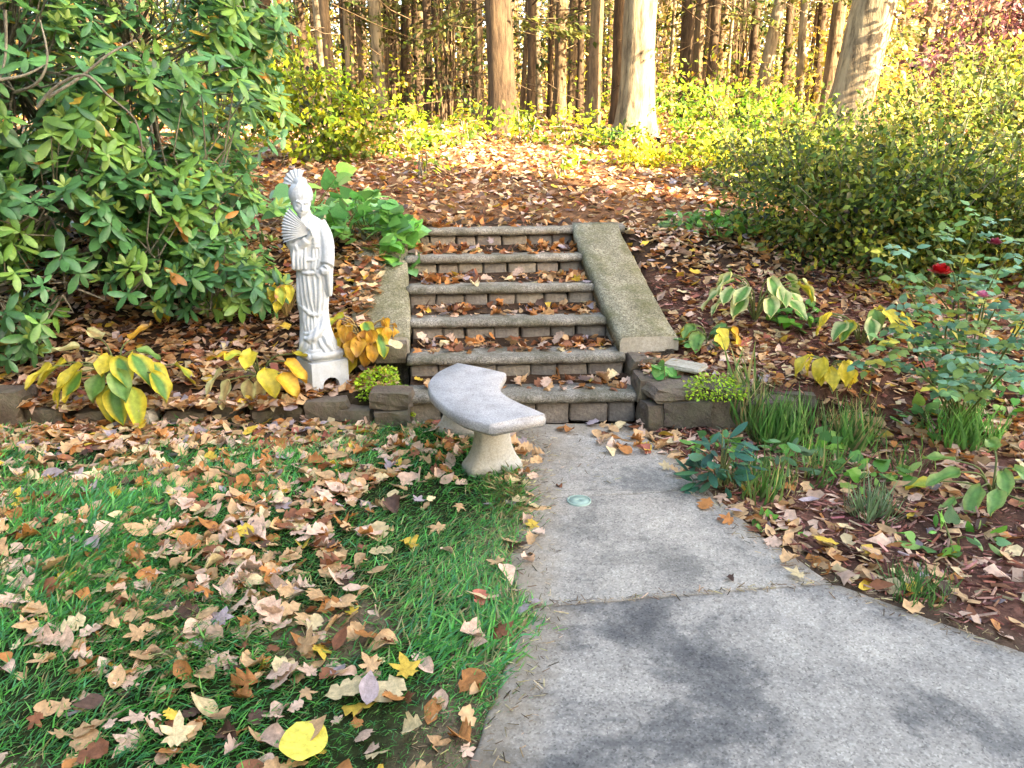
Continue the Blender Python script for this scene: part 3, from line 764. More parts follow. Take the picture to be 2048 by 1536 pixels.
# left arm raised behind the fan, wide sleeve falling
capped_tube(smooth_curve([(sx(180), -.01, sz(390)), (sx(165), -.05, sz(490)), (sx(205), -.075, sz(505)), (sx(262), -.100, sz(465)), (sx(292), -.116, sz(428))], 5), [.05]*6+[.046]*5+[.034]*5+[.022]*5, 12)
for k in range(4): capped_tube([(sx(286+k*3), -.126, sz(405+k*9)), (sx(300+k*3), -.142, sz(402+k*9)), (sx(310), -.130, sz(404+k*9))], [.009, .009, .006], 8)
capped_tube([(sx(282), -.120, sz(408)), (sx(283), -.136, sz(394)), (sx(291), -.142, sz(386))], [.010, .009, .006], 8)
put(loft([(sz(655), sx(192), -.055, .034, .030, .8), (sz(640), sx(200), -.06, .052, .042, .8), (sz(560), sx(200), -.062, .062, .05, .8), (sz(480), sx(200), -.06, .060, .048, .9), (sz(455), sx(205), -.06, .045, .04, 1)], 22))
for x0, q in ((160, 520), (192, 505), (216, 560), (240, 500)): capped_tube(smooth_curve([(sx(x0+12), -.100, sz(q-15)), (sx(x0), -.108, sz(580)), (sx(x0-4), -.096, sz(642))], 5), np.linspace(.006, .012, 11), 8)
# collar, obi, robe hems, folds
for k_, (pts, r) in enumerate((([(215, 335), (245, 380), (300, 430)], .011), ([(300, 335), (285, 385), (262, 440)], .011), ([(232, 340), (262, 385), (318, 440)], .008),
               ([(168, 655), (225, 668), (285, 668), (350, 655)], .010), ([(172, 575), (230, 588), (300, 586), (360, 574)], .009),
               ([(160, 868), (205, 890), (250, 925), (300, 930), (350, 912)], .012), ([(176, 700), (172, 780), (166, 862)], .009), ([(196, 690), (196, 790), (200, 880)], .009),
               ([(220, 690), (226, 800), (236, 905)], .010), ([(246, 690), (256, 800), (268, 920)], .008), ([(330, 690), (318, 800), (300, 925)], .012), ([(352, 700), (350, 800), (336, 915)], .010),
               ([(372, 690), (372, 800), (360, 905)], .010), ([(290, 700), (292, 800), (286, 925)], .007),
               ([(205, 900), (202, 960), (206, 1030)], .009), ([(228, 920), (226, 980), (228, 1040)], .009), ([(252, 930), (250, 990), (250, 1035)], .008), ([(275, 935), (272, 990), (262, 1030)], .008),
               ([(190, 1080), (225, 1085), (280, 1060), (325, 1000), (352, 920), (360, 860)], .017), ([(188, 1050), (230, 1050), (285, 1020), (320, 960)], .011), ([(196, 1100), (250, 1105), (310, 1060), (350, 980)], .010),
               ([(290, 1075), (310, 1120), (335, 1170)], .011), ([(320, 1050), (350, 1110), (385, 1170)], .012), ([(345, 1020), (372, 1090), (402, 1165)], .010), ([(210, 1105), (200, 1140), (178, 1172)], .012), ([(250, 1105), (252, 1140), (252, 1174)], .010), ([(185, 1085), (165, 1130), (150, 1168)], .010),
               ([(330, 470), (345, 540), (335, 600), (318, 640)], .010), ([(312, 480), (318, 560), (300, 640), (330, 680)], .010), ([(300, 500), (296, 570), (285, 640)], .007), ([(342, 640), (352, 720), (358, 800)], .012), ([(300, 655), (322, 690), (350, 680)], .010))):
    fold(pts, r*(.75, 1.0, 1.25, .9)[k_ % 4])
for k in range(16):                                               # blossom ornament on the breast
    a = k*2.4; rr = 9*math.sqrt(k); ball(surf(322+rr*.5*math.cos(a), 470+rr*1.3*math.sin(a), .004), .011, .010, .011, 8)
raw = bpy.data.meshes.new('raw'); raw.from_pydata(vs_all, [], fs_all); raw.update()
tmp = bpy.data.objects.new('raw', raw); COL.objects.link(tmp)
md = tmp.modifiers.new('r', 'REMESH'); md.mode = 'VOXEL'; md.voxel_size = .0042
ms = tmp.modifiers.new('s', 'SMOOTH'); ms.factor = .5; ms.iterations = 3
dg = bpy.context.evaluated_depsgraph_get(); fig = bpy.data.meshes.new_from_object(tmp.evaluated_get(dg))
bpy.data.objects.remove(tmp); bpy.data.meshes.remove(raw)
fig.name = 'figure'; fig.materials.clear(); fig.materials.append(M_statue)
nv = len(fig.vertices); co = np.empty(nv*3, np.float32); fig.vertices.foreach_get('co', co); co = co.reshape(-1, 3)
nrm = np.empty(nv*3, np.float32); fig.vertices.foreach_get('normal', nrm); nrm = nrm.reshape(-1, 3)
th = np.arctan2(co[:, 0], -co[:, 1]); z = co[:, 2]
amp = np.interp(z, [.25, .3, .55, .78, .82], [.001, .0022, .0025, .0015, 0])
co = co+nrm*(amp*np.sin(th*17+6*np.sin(z*7))*.8)[:, None]
fig.vertices.foreach_set('co', co.ravel()); fig.polygons.foreach_set('use_smooth', np.ones(len(fig.polygons), bool)); fig.update()
link_mesh('figure', fig, statue).scale = (.87, .94, 1)
def pleated(name, piv, ang0, ang1, r0, r1, n, thick, dep, tilt, parent):
    """open pleated fan: ridged sector with thickness, standing in the x-z plane"""
    m_ = n*4; Vv, Ff = [], []
    for side in (0, 1):
        for q in range(m_+1):
            a = ang0+(ang1-ang0)*q/m_
            rid = dep*(abs(((q/4) % 1)-.5)*2)
            for j, rr in enumerate((r0, r0+(r1-r0)*.5, r1*(1+.03*math.cos((q/4)*2*math.pi)))):
                Vv.append((piv[0]+rr*math.cos(a), piv[1]-(thick+rid*rr/r1 if side == 0 else -thick)+tilt*rr, piv[2]+rr*math.sin(a)))
    half = (m_+1)*3
    for q in range(m_):
        for j in range(2):
            a = q*3+j; Ff.append((a, a+1, a+4, a+3)); Ff.append((half+a, half+a+3, half+a+4, half+a+1))
        Ff.append((q*3+2, half+q*3+2, half+q*3+5, q*3+5)); Ff.append((q*3, q*3+3, half+q*3+3, half+q*3))
    for q in (0, m_):
        for j in range(2): a = q*3+j; Ff.append((a, half+a, half+a+1, a+1))
    me = mesh_np(name, np.array(Vv), np.array(Ff), M_statue, None, False)
    bm = bmesh.new(); bm.from_mesh(me); bmesh.ops.recalc_face_normals(bm, faces=bm.faces); bm.to_mesh(me); bm.free()
    return link_mesh(name, me, parent)
pleated('hand_fan', (sx(306), -.125, sz(420)), R(134), R(196), .03, .205, 11, .006, .012, .04, statue).scale = (.87, .94, 1)
pleated('hair_comb', (sx(218), .015, sz(150)), R(62), R(172), .012, .100, 6, .012, .010, .15, statue).scale = (.87, .94, 1)
def pedestal_block():
    """square plinth with an arched opening in each face, sharp edge turned to the viewer"""
    bm = bmesh.new(); W, H, t = .125, .19, .05
    pts = []
    ex, ez = .055, .085
    def face(rot):
        c, s_ = math.cos(rot), math.sin(rot)
        outl = [(-W, H), (-W, 0), (-ex, 0)]+[(-ex+.012*(1-math.cos(a)), ez-.03+.03*math.sin(a)) if False else (ex*math.cos(math.pi-a), ez*.45+ez*.55*math.sin(a)) for a in np.linspace(0, math.pi, 9)]+[(ex, 0), (W, 0), (W, H)]
        fr = [bm.verts.new((x*c+W*s_, x*s_-W*c, z)) for x, z in outl]
        bk = [bm.verts.new((x*c+(W-t)*s_, x*s_-(W-t)*c, z)) for x, z in outl]
        n = len(outl)
        bm.faces.new(fr); 
        for k in range(n-1): bm.faces.new((fr[k], bk[k], bk[k+1], fr[k+1]))
    for k in range(4): face(k*math.pi/2)
    top = [bm.verts.new((x, y, H)) for x, y in ((-W, -W), (W, -W), (W, W), (-W, W))]; bm.faces.new(top)
    ins = [bm.verts.new((x, y, H-.05)) for x, y in ((-W, -W), (W, -W), (W, W), (-W, W))]; bm.faces.new(ins)
    bmesh.ops.remove_doubles(bm, verts=bm.verts, dist=.0005)
    bmesh.ops.recalc_face_normals(bm, faces=bm.faces)
    for v in bm.verts: v.co += mnoise.noise_vector(v.co*18)*.004
    return mesh_bm('pedestal', bm, M_statue)
o = link_mesh('pedestal', pedestal_block(), statue, (0.012, 0, 0)); o.rotation_euler = (0, 0, R(27))
bm = bmesh.new(); bmesh.ops.create_cube(bm, size=1); bmesh.ops.scale(bm, vec=(.245, .235, .085), verts=bm.verts)
bmesh.ops.bevel(bm, geom=list(bm.edges), offset=.022, segments=2, affect='EDGES')
bmesh.ops.subdivide_edges(bm, edges=list(bm.edges), cuts=1, use_grid_fill=True)
for v in bm.verts: v.co += mnoise.noise_vector(v.co*22)*.008
o = link_mesh('plinth', mesh_bm('plinth', bm, M_statue, True), statue, (.006, 0, .228)); o.rotation_euler = (0, 0, R(27))

# ------------------------------------------------------------------ green access lid in the path
lid = empty('utility_lid', at_z(1158, 1002, .004), 0, 'small round pale green plastic access lid set in the path', 'lid')
M_lid = flat_mat('faded_green_plastic', (.26, .37, .325), .6)
def disc(r0, r1, z0, z1, seg=28):
    Vv = []; Ff = []
    for r_, z in ((r0, z0), (r1, z0), (r1, z1), (r0, z1)):
        for s_ in range(seg): a = 2*math.pi*s_/seg; Vv.append((r_*math.cos(a), r_*math.sin(a), z))
    for k in range(4):
        for s_ in range(seg): Ff.append((k*seg+s_, k*seg+(s_+1) % seg, ((k+1) % 4)*seg+(s_+1) % seg, ((k+1) % 4)*seg+s_))
    return np.array(Vv), np.array(Ff)
v_, f_ = disc(.052, .058, -.02, .006); link_mesh('rim', mesh_np('rim', v_, f_, M_lid, None, False), lid)
v_, f_ = disc(.001, .050, -.02, .004); link_mesh('cover', mesh_np('cover', v_, f_, M_lid, None, False), lid)

# ------------------------------------------------------------------ rhododendron
def ground_z(x, y): return float(height(np.array([x]), np.array([y]))[0])
def lobe_points(c, r, n, front=True, inner=.25, rough=.13):
    d = rand_dirs(n*2)
    if front: d = d[(d[:, 1] < .55)]
    d = d[:n]; k = np.where(rng.random(len(d)) < inner, rng.uniform(.55, .9, len(d)), rng.uniform(.88, 1.06, len(d)))
    bumpy = 1+rough*np.sin(d[:, 0]*7+c[0]*3)*np.sin(d[:, 2]*8+c[1])+rough*.6*np.sin(d[:, 0]*15+c[1]*5)*np.sin(d[:, 2]*13+d[:, 1]*9)+rough*.6*rng.normal(size=len(d))
    return np.array(c)+d*np.array(r)*(k*bumpy)[:, None], d
rh_loc = (-2.9, 6.1, ground_z(-2.9, 6.1))
rhodo = empty('rhododendron', rh_loc, 0, 'tall rhododendron with whorls of long leathery leaves filling the left corner', 'shrub')
LOBES = [((-2.75, 6.1, 2.25), (1.02, 1.0, 1.35), 400), ((-4.1, 5.9, 2.2), (1.2, 1.1, 1.5), 200), ((-3.3, 5.4, 2.1), (.9, .8, .95), 150), ((-2.35, 5.65, 1.22), (.55, .45, .45), 75), ((-3.0, 5.2, 1.25), (.65, .5, .42), 75),
         ((-2.02, 5.35, .80), (.42, .30, .26), 44), ((-2.9, 5.0, .75), (.35, .22, .22), 14), ((-2.45, 5.2, .85), (.35, .25, .22), 16), ((-3.35, 4.9, .72), (.50, .32, .36), 46), ((-2.1, 6.6, 2.9), (.45, .6, .9), 120), ((-3.2, 7.2, 1.9), (1.5, .7, 1.5), 60), ((-3.75, 5.1, 1.3), (.55, .5, .6), 50)]
whP, whD = [], []
for c, r, n in LOBES:
    p_, d_ = lobe_points(c, r, int(n*1.45), True, .38); whP.append(p_); whD.append(d_)
whP = np.concatenate(whP); whD = np.concatenate(whD)
keep = whP[:, 2] > height(whP[:, 0], whP[:, 1])+.10
X_, Y_, Z_ = project(whP)
keep &= ~((X_ > 585) & (Y_ < 280)) & ~((X_ > 520) & (Y_ > 300) & (Y_ < 420)) & ~((X_ > 575)) & ~((X_ < 250) & (X_ > 120) & (Y_ > 590)) & ~((X_ > 130) & (Y_ > 650)) & ~((X_ > 60) & (X_ < 240) & (Y_ > 500) & (Y_ < 600) & (rng.random(len(X_)) < .6))
whP, whD = whP[keep], whD[keep]
LP, LD, LU, LS, LC = [], [], [], [], []
for p_, d_ in zip(whP, whD):
    ax = Vector(d_)*.75+Vector((0, -.15, .75)); ax.normalize(); a1 = ax.orthogonal().normalized(); a2 = ax.cross(a1)
    n = random.randint(5, 10); ph = random.uniform(0, 6.28); base_c = np.array(random.choice([(.085, .235, .06), (.07, .20, .07), (.14, .29, .06), (.05, .15, .05), (.09, .25, .09), (.19, .33, .07)]))
    L = random.uniform(.115, .165)*(.88 if p_[2] < 1.0 else 1)
    for k in range(n):
        t = ph+2*math.pi*k/n+random.uniform(-.5, .5); el = random.uniform(-.5, .65)
        dr = (a1*math.cos(t)+a2*math.sin(t))*math.cos(el)+ax*math.sin(el)
        LP.append(p_+np.array(ax)*random.uniform(-.03, .03)); LD.append(dr); LU.append(ax+Vector((0, 0, .3))); LS.append(L*random.uniform(.6, 1.15))
        q = random.random()
        LC.append(base_c*random.uniform(.75, 1.3) if q > .026 else np.array((.42, .30, .05) if q > .012 else (.45, .19, .04)))
    if random.random() < .22:   # young pale growth
        for k in range(5):
            t = 2*math.pi*k/5; dr = (a1*math.cos(t)+a2*math.sin(t))*.6+ax*.8
            LP.append(p_+np.array(ax)*.05); LD.append(dr); LU.append(ax); LS.append(.07); LC.append(np.array((.22, .32, .07)))
LP = np.array(LP); LD = np.array(LD); LU = np.array(LU); LS = np.array(LS); LC = np.array(LC)
LR = frames(LD, LU); PK = rng.integers(0, len(T_RHODO), len(LP))
ids = pick_visible(LP, LS, 300, 10)
leaf_parts('leaf', rhodo, T_RHODO, LP, LR, LS, LC, PK, ids, M_gloss, rh_loc)
rest = np.setdiff1d(np.arange(len(LP)), ids)
cloud_part('foliage', rhodo, T_RHODO, LP[rest], LR[rest], LS[rest], LC[rest], M_gloss, rh_loc, PK[rest])
# limbs: from the base to the lobes, and grey twigs to the whorls
def branch(pts, rad, parent, mat, off, name='branch', seg=6):
    Vv, Ff = tube(pts, rad, seg); return link_mesh(name, mesh_np(name, Vv-np.asarray(off), Ff, mat), parent)
for c, r, n in LOBES:
    b = Vector((rh_loc[0]+random.uniform(-.3, .3), rh_loc[1]+random.uniform(-.2, .2), rh_loc[2]-.05)); c = Vector(c)
    m_ = b.lerp(c, .5)+Vector((random.uniform(-.2, .2), random.uniform(-.2, .2), .2))
    branch(smooth_curve([b, m_, c], 5), np.linspace(.035, .014, 11), rhodo, M_stem, rh_loc)
tw = Bag()
for p_ in whP[::2]:
    c = min(LOBES, key=lambda l: sum((l[0][k]-p_[k])**2 for k in range(3)))[0]; c = Vector(c); p_ = Vector(p_)
    m_ = c.lerp(p_, .6)+Vector((random.uniform(-.1, .1), random.uniform(-.1, .1), -.08))
    tw.add(*tube([c.lerp(p_, .25), m_, p_], [.009, .006, .004], 4))
o = link_mesh('twigs', tw.mesh('twigs', M_stem), rhodo); o.data.transform(Matrix.Translation(-Vector(rh_loc))); o['kind'] = 'stuff'
for pts in ([(30, 185, 4.75), (75, 165, 4.7), (95, 115, 4.7), (80, 40, 4.75)], [(75, 215, 4.6), (110, 175, 4.6), (170, 150, 4.6), (215, 190, 4.65), (270, 240, 4.7), (285, 305, 4.75)],
            [(0, 160, 4.6), (50, 150, 4.65), (90, 130, 4.7)], [(95, 195, 4.62), (160, 155, 4.7), (215, 110, 4.75), (270, 80, 4.9)], [(10, 20, 4.7), (12, 100, 4.7), (0, 160, 4.65)]):
    P = [at_y(*q) for q in pts]; branch(smooth_curve(P, 5), np.linspace(.010, .005, (len(P)-1)*5+1), rhodo, M_stem, rh_loc)

# ------------------------------------------------------------------ hostas and other leafy plants
def blade_mesh(L, W, c_in, c_edge, droop, seed, tipc=None, heart=.0):
    """broad hosta leaf: ribbed grid, arching, own variegation; base at origin along +Y"""
    r = random.Random(seed); nx_, ny_ = 7, 9; Vv, Cc, Ff = [], [], []; side = r.uniform(-.15, .15)*L; tw_ = r.uniform(-.25, .25)
    for j in range(ny_):
        t = j/(ny_-1); w = W*.5*(math.sin(math.pi*min(1, t**.72))**.75 if t < 1 else 0)+.002
        ang = droop*t; y = L*(math.sin(droop*t)/droop if abs(droop) > .05 else t); zz = -L*((1-math.cos(droop*t))/droop if abs(droop) > .05 else 0)
        for i_ in range(nx_):
            u = i_/(nx_-1)*2-1; e = abs(u)
            wav = .012*math.sin(t*9+seed+u*2)*e
            Vv.append((u*w+side*t*t, y-heart*L*e*e*(1-t), zz+.18*W*e*e+wav+tw_*u*w*t))
            k = float(sm(.45, .8, e+max(0, t-.75)*1.2)); cc = np.array(c_in)*(1-k)+np.array(c_edge)*k
            if tipc is not None and t > .6: q = min(1, (t-.6)/.35); cc = cc*(1-q)+np.array(tipc)*q
            Cc.append(cc*(1+.12*(i_ % 2))*r.uniform(.9, 1.1))
    for j in range(ny_-1):
        for i_ in range(nx_-1): a = j*nx_+i_; Ff.append((a, a+1, a+nx_+1, a+nx_))
    return mesh_np('leaf', np.array(Vv), np.array(Ff), M_green, np.array(Cc))
def hosta(loc, leaves, label, cols, name='hosta_plant', stemmat=None, group=None):
    """leaves: list of (azimuth deg, reach, height, L, W, droop, pitch deg, colour index)"""
    loc = Vector(loc); root = empty(name, loc, 0, label, 'plant', group)
    for k, (az, reach, hgt, L, W, droop, pit, ci) in enumerate(leaves):
        d = Vector((math.sin(R(az)), -math.cos(R(az)), 0)); tip = d*reach+Vector((0, 0, hgt))
        P = smooth_curve([Vector((0, 0, -.02)), d*reach*.4+Vector((0, 0, hgt*.8)), tip], 4)
        Vv, Ff = tube(P, np.linspace(.006, .004, len(P)), 5)
        link_mesh('stalk', mesh_np('stalk', Vv, Ff, stemmat or M_gstem), root)
        c_in, c_edge = cols[ci][:2]; tipc = cols[ci][2] if len(cols[ci]) > 2 else None
        o = link_mesh('leaf', blade_mesh(L, W, c_in, c_edge, droop, k+int(abs(loc.x*100)), tipc), root, tip)
        o.rotation_euler = (R(pit), 0, math.atan2(d.y, d.x)-math.pi/2)
    return root
GRN, YEL, LIM, ORG, TAN, CRM, BRN = (.10, .25, .05), (.62, .50, .05), (.36, .46, .07), (.55, .27, .03), (.50, .36, .16), (.62, .62, .30), (.30, .17, .07)
def ring(n, reach, hgt, L, W, droop, pit, cis, a0=-110, a1=110):
    out = []
    for k in range(n):
        a = a0+(a1-a0)*(k+.5)/n+random.uniform(-14, 14)
        out.append((a, reach*random.uniform(.6, 1.2), hgt*random.uniform(.6, 1.25), L*random.uniform(.8, 1.15), W*random.uniform(.85, 1.15), droop*random.uniform(.6, 1.3), pit+random.uniform(-20, 15), random.choice(cis)))
    return out
C_H = [(GRN, YEL), (LIM, YEL), (YEL, (.7, .58, .08)), (ORG, (.62, .36, .05), BRN), (TAN, CRM), (GRN, CRM), ((.12, .27, .06), (.25, .36, .10)), ((.62, .46, .04), ORG), ((.42, .19, .04), (.55, .28, .06), BRN)]
def gz(px, py, z0=.2, it=10):
    """point of the ground seen at a pixel"""
    z = z0
    for _ in range(30):
        p_ = at_z(px, py, z); z = .5*z+.5*ground_z(p_.x, p_.y)
    p_ = at_z(px, py, z); return (p_.x, p_.y, ground_z(p_.x, p_.y))
hosta((-2.50, 4.70, ground_z(-2.5, 4.8)+.03), [(a_, b_*1.15, c_+.05, d_*1.2, e_*1.2, f_, g_, h_) for (a_, b_, c_, d_, e_, f_, g_, h_) in [(-75, .24, .10, .19, .12, .5, -25, 1), (-55, .25, .02, .17, .12, .6, -55, 0), (-40, .17, .10, .19, .14, .5, -30, 2), (-10, .12, .04, .16, .11, .5, -40, 6), (8, .14, -.02, .20, .11, .5, -60, 1), (20, .20, -.02, .20, .11, .4, -60, 0), (35, .14, .14, .19, .11, .6, -30, 0), (55, .18, .16, .20, .11, .7, -35, 0), (40, .26, -.01, .22, .10, .4, -65, 1), (70, .24, .10, .18, .09, .6, -45, 0), (-95, .2, .16, .15, .09, .4, 5, 4), (150, .1, .2, .16, .08, .3, 30, 3), (-130, .15, .2, .15, .08, .3, 20, 4), (100, .3, .05, .19, .08, .6, -40, 1), (0, .06, .14, .13, .10, .5, -30, 2), (90, .12, .16, .14, .08, .5, -10, 6), (-25, .2, .08, .18, .11, .5, -40, 0), (28, .2, .08, .18, .11, .5, -40, 6), (60, .3, .06, .18, .1, .5, -40, 0), (-62, .3, .1, .17, .1, .5, -25, 2)]],
      'large yellowing green hosta drooping over the stone edging at far left', C_H)
hosta((-1.62, 4.76, ground_z(-1.62, 4.8)+.03), [(a_, b_*1.1, c_+.02, d_*1.15, e_*1.15, f_, g_, h_) for (a_, b_, c_, d_, e_, f_, g_, h_) in [(-30, .12, .14, .13, .09, .4, 10, 1), (0, .1, .16, .14, .10, .5, -20, 2), (30, .16, .06, .18, .12, .6, -40, 2), (45, .26, .04, .16, .12, .6, -35, 7), (60, .22, .1, .17, .10, .6, -25, 7), (-10, .12, -.01, .17, .08, .4, -70, 4), (-35, .2, .0, .17, .08, .4, -60, 4), (-60, .2, .04, .17, .08, .5, -40, 4), (90, .2, .12, .14, .09, .4, -5, 2), (15, .08, -.02, .15, .07, .4, -75, 4), (-80, .14, .12, .14, .07, .4, 0, 7)]],
      'pale yellow withering hosta just left of the statue base', C_H)
hosta((-1.0, 5.05, ground_z(-1.0, 5.05)+.02), ring(46, .20, .27, .14, .085, 1.1, -50, [3, 3, 3, 7, 3, 8, 3], -130, 130)+[(20, .1, .32, .16, .09, .9, -20, 0), (40, .2, .25, .17, .09, .9, -40, 0), (-30, .1, .1, .2, .14, .6, -40, 2), (15, .18, .0, .2, .14, .5, -55, 2), (-60, .12, .36, .15, .1, .6, -15, 1)],
      'orange brown wilted hosta heaped between the statue and the steps', C_H, stemmat=M_tstem)
p_ = gz(1510, 640); hosta(p_, ring(18, .24, .26, .19, .10, .7, -30, [5, 5, 5, 5, 2], -150, 150), 'white edged variegated hosta on the right bank', C_H)
p_ = gz(1415, 680); hosta(p_, ring(11, .16, .10, .14, .10, .6, -35, [2, 2, 6, 7], -140, 140), 'low clump of bright yellow hosta leaves beside the right side slab', C_H)
p_ = gz(1720, 690); hosta(p_, ring(13, .22, .22, .17, .09, .7, -35, [5, 0, 6, 2], -140, 130), 'half yellow hosta in front of the dark azalea', C_H)
p_ = gz(1650, 760); hosta(p_, ring(8, .10, .14, .16, .10, .8, -45, [2, 2, 2], -120, 100), 'small clear yellow hosta alone on the red mulch', C_H)
p_ = gz(1985, 985); hosta(p_, [(a_, b_*.9, c_, d_*.72, e_*.8, f_, g_, h_) for (a_, b_, c_, d_, e_, f_, g_, h_) in [(-80, .22, .12, .24, .10, .5, -10, 6), (-50, .2, .08, .26, .10, .5, -25, 6), (-110, .2, .14, .2, .09, .4, 5, 6), (20, .15, .02, .24, .10, .4, -40, 6), (60, .2, .05, .26, .11, .4, -25, 6), (-20, .12, .15, .22, .09, .5, -15, 6), (160, .1, .18, .2, .09, .4, 15, 6), (100, .2, .06, .24, .09, .4, -20, 6), (-65, .3, .02, .2, .07, .4, -30, 6), (-30, .25, .1, .24, .09, .5, -10, 6), (-95, .28, .05, .22, .08, .4, -10, 1), (10, .1, .16, .2, .09, .5, 0, 6)]], 'broad pale green perennial clump at the right edge of the bed', C_H, 'broadleaf_plant')
p_ = gz(560, 600); hosta((-1.62, 5.45, ground_z(-1.62, 5.45)), ring(20, .22, .22, .12, .07, .7, -30, [2, 7, 1, 3], -150, 150), 'yellow stalky perennial behind the statue under the rhododendron', C_H, 'withered_perennial', M_tstem)
for px, py, lab in ((322, 650, 'single upright yellow leaf on a bare stalk left of the statue'), (440, 640, 'pair of small yellow leaves standing in brown litter near the rhododendron')):
    hosta(gz(px, py), [(10, .02, .15, .13, .06, .5, -60, 2), (60, .05, .12, .10, .06, .5, -60, 7)], lab, C_H, 'yellow_sprout', M_tstem)
# low green plants on the bank
def leafy(px, py, n, spread, hgt, size, tmpl, cols, label, name, mat=None, cat='plant', stems=6, limit=60, var=.25, loc=None, up=.8):
    loc = Vector(loc if loc is not None else gz(px, py)); root = empty(name, loc, 0, label, cat)
    a = rng.uniform(0, 6.28, n); r_ = spread*np.sqrt(rng.random(n)); P = np.stack([loc.x+r_*np.cos(a), loc.y+r_*np.sin(a)*.75, np.zeros(n)], 1)
    g = height(P[:, 0], P[:, 1]); k = 1-(r_/spread)**2*.6
    P[:, 2] = np.maximum(g, loc.z-.1)+hgt*k*rng.uniform(.15, 1.05, n)
    D = np.stack([np.cos(a)*.8, np.sin(a)*.8-.25, rng.uniform(-.3, .5, n)], 1)+.35*rng.normal(size=(n, 3)); U = np.array([0, -.25, up])+.35*rng.normal(size=(n, 3))
    Rm = frames(D, U); S = size*rng.uniform(.65, 1.2, n); C = palette(n, cols, var); pk = rng.integers(0, len(tmpl), n)
    ids = pick_visible(P, S, limit, 6) if size > .045 else np.array([], int)
    leaf_parts('leaf', root, tmpl, P, Rm, S, C, pk, ids, mat or M_green, loc)
    rest = np.setdiff1d(np.arange(n), ids)
    if len(rest): cloud_part('foliage', root, tmpl, P[rest], Rm[rest], S[rest], C[rest], mat or M_green, loc, pk[rest])
    b = Bag()
    for q in range(min(stems, n)):
        t = Vector(P[q]); b.add(*tube([loc+Vector((random.uniform(-.3, .3)*spread, random.uniform(-.3, .3)*spread, -.03)), loc.lerp(t, .5)+Vector((0, 0, hgt*.1)), t], [.006, .004, .003], 4))
    if b.n: link_mesh('stems', b.mesh('stems', M_gstem), root).data.transform(Matrix.Translation(-loc))
    return root
VG = [(.17, .44, .10), (.13, .37, .10), (.24, .52, .12), (.18, .43, .18)]
leafy(0, 0, 170, .40, .42, .13, T_HEART, VG, 'mound of bright green heart shaped leaves spilling over the top of the left side slab', 'heart_leaf_plant', stems=12, limit=170, loc=(-1.16, 6.1, 1.02))
leafy(0, 0, 45, .22, .20, .14, T_HEART, VG, 'green heart shaped leaves trailing onto the top left of the steps', 'heart_leaf_plant', stems=6, limit=45, loc=(-.92, 6.0, .86))
leafy(0, 0, 60, .60, .45, .165, T_HEART, VG+[(.2, .36, .07)], 'row of larger green heart shaped leaves behind the head of the statue', 'heart_leaf_plant', stems=10, limit=60, loc=(-1.72, 6.75, 1.06))
LG = [(.10, .30, .05), (.14, .36, .05), (.08, .24, .05)]
leafy(1450, 470, 110, .34, .16, .07, T_HEART, LG, 'low bright green clump at the head of the right bank', 'low_green_plant', limit=60)
leafy(1228, 445, 50, .20, .20, .08, T_HEART, LG, 'small green weed at the corner of the top landing', 'low_green_plant', limit=40)
leafy(1350, 570, 40, .14, .16, .09, T_RHODO, [(.10, .26, .06), (.14, .30, .08)], 'small upright green plant right of the side slab', 'low_green_plant', limit=40)
leafy(1400, 690, 16, .12, .10, .12, T_RHODO, [(.06, .18, .05)], 'dark green leaves at the foot of the yellow clump', 'low_green_plant', limit=16)
leafy(1590, 640, 40, .2, .10, .08, T_HEART, LG, 'green seedlings below the variegated hosta', 'low_green_plant', limit=30)
SED = [(.30, .48, .02), (.22, .40, .02), (.38, .52, .05)]
leafy(0, 0, 700, .17, .13, .028, T_SMALL, SED, 'lime green stonecrop cushion on the stone block left of the bench', 'stonecrop_plant', limit=0, stems=0, loc=(-.82, 4.70, .21))
leafy(0, 0, 420, .11, .12, .028, T_SMALL, SED, 'lime green stonecrop tumbling beside the left end of the bottom step', 'stonecrop_plant', limit=0, stems=0, loc=(-.66, 4.66, .12))
leafy(0, 0, 650, .20, .12, .027, T_SMALL, SED, 'lime green stonecrop growing on top of the right stone wall', 'stonecrop_plant', limit=0, stems=0, loc=(1.22, 4.46, .30))
leafy(0, 0, 240, .13, .06, .024, T_SMALL, SED, 'patch of lime green stonecrop on the fourth step', 'stonecrop_plant', limit=0, stems=0, loc=(-.42, 5.42, .525))
DK = [(.03, .13, .08), (.04, .16, .08), (.025, .10, .07)]
leafy(1440, 975, 75, .15, .34, .105, T_RHODO, DK, 'dark blue green lobed perennial at the right edge of the path', 'dark_leaf_plant', limit=80, stems=14)
leafy(1560, 960, 34, .14, .22, .09, T_RHODO, [(.07, .18, .07), (.09, .22, .08)], 'green leafy clump behind the dark perennial by the path', 'dark_leaf_plant', limit=34, stems=10)
leafy(1330, 835, 14, .10, .16, .10, T_HEART, [(.08, .28, .06), (.14, .34, .08)], 'green round leaves sprouting at the foot of the right stone wall', 'low_green_plant', limit=14)
leafy(1545, 1055, 14, .14, .03, .04, T_HEART, LG, 'tiny green seedlings at the edge of the path', 'low_green_plant', limit=14, stems=0)

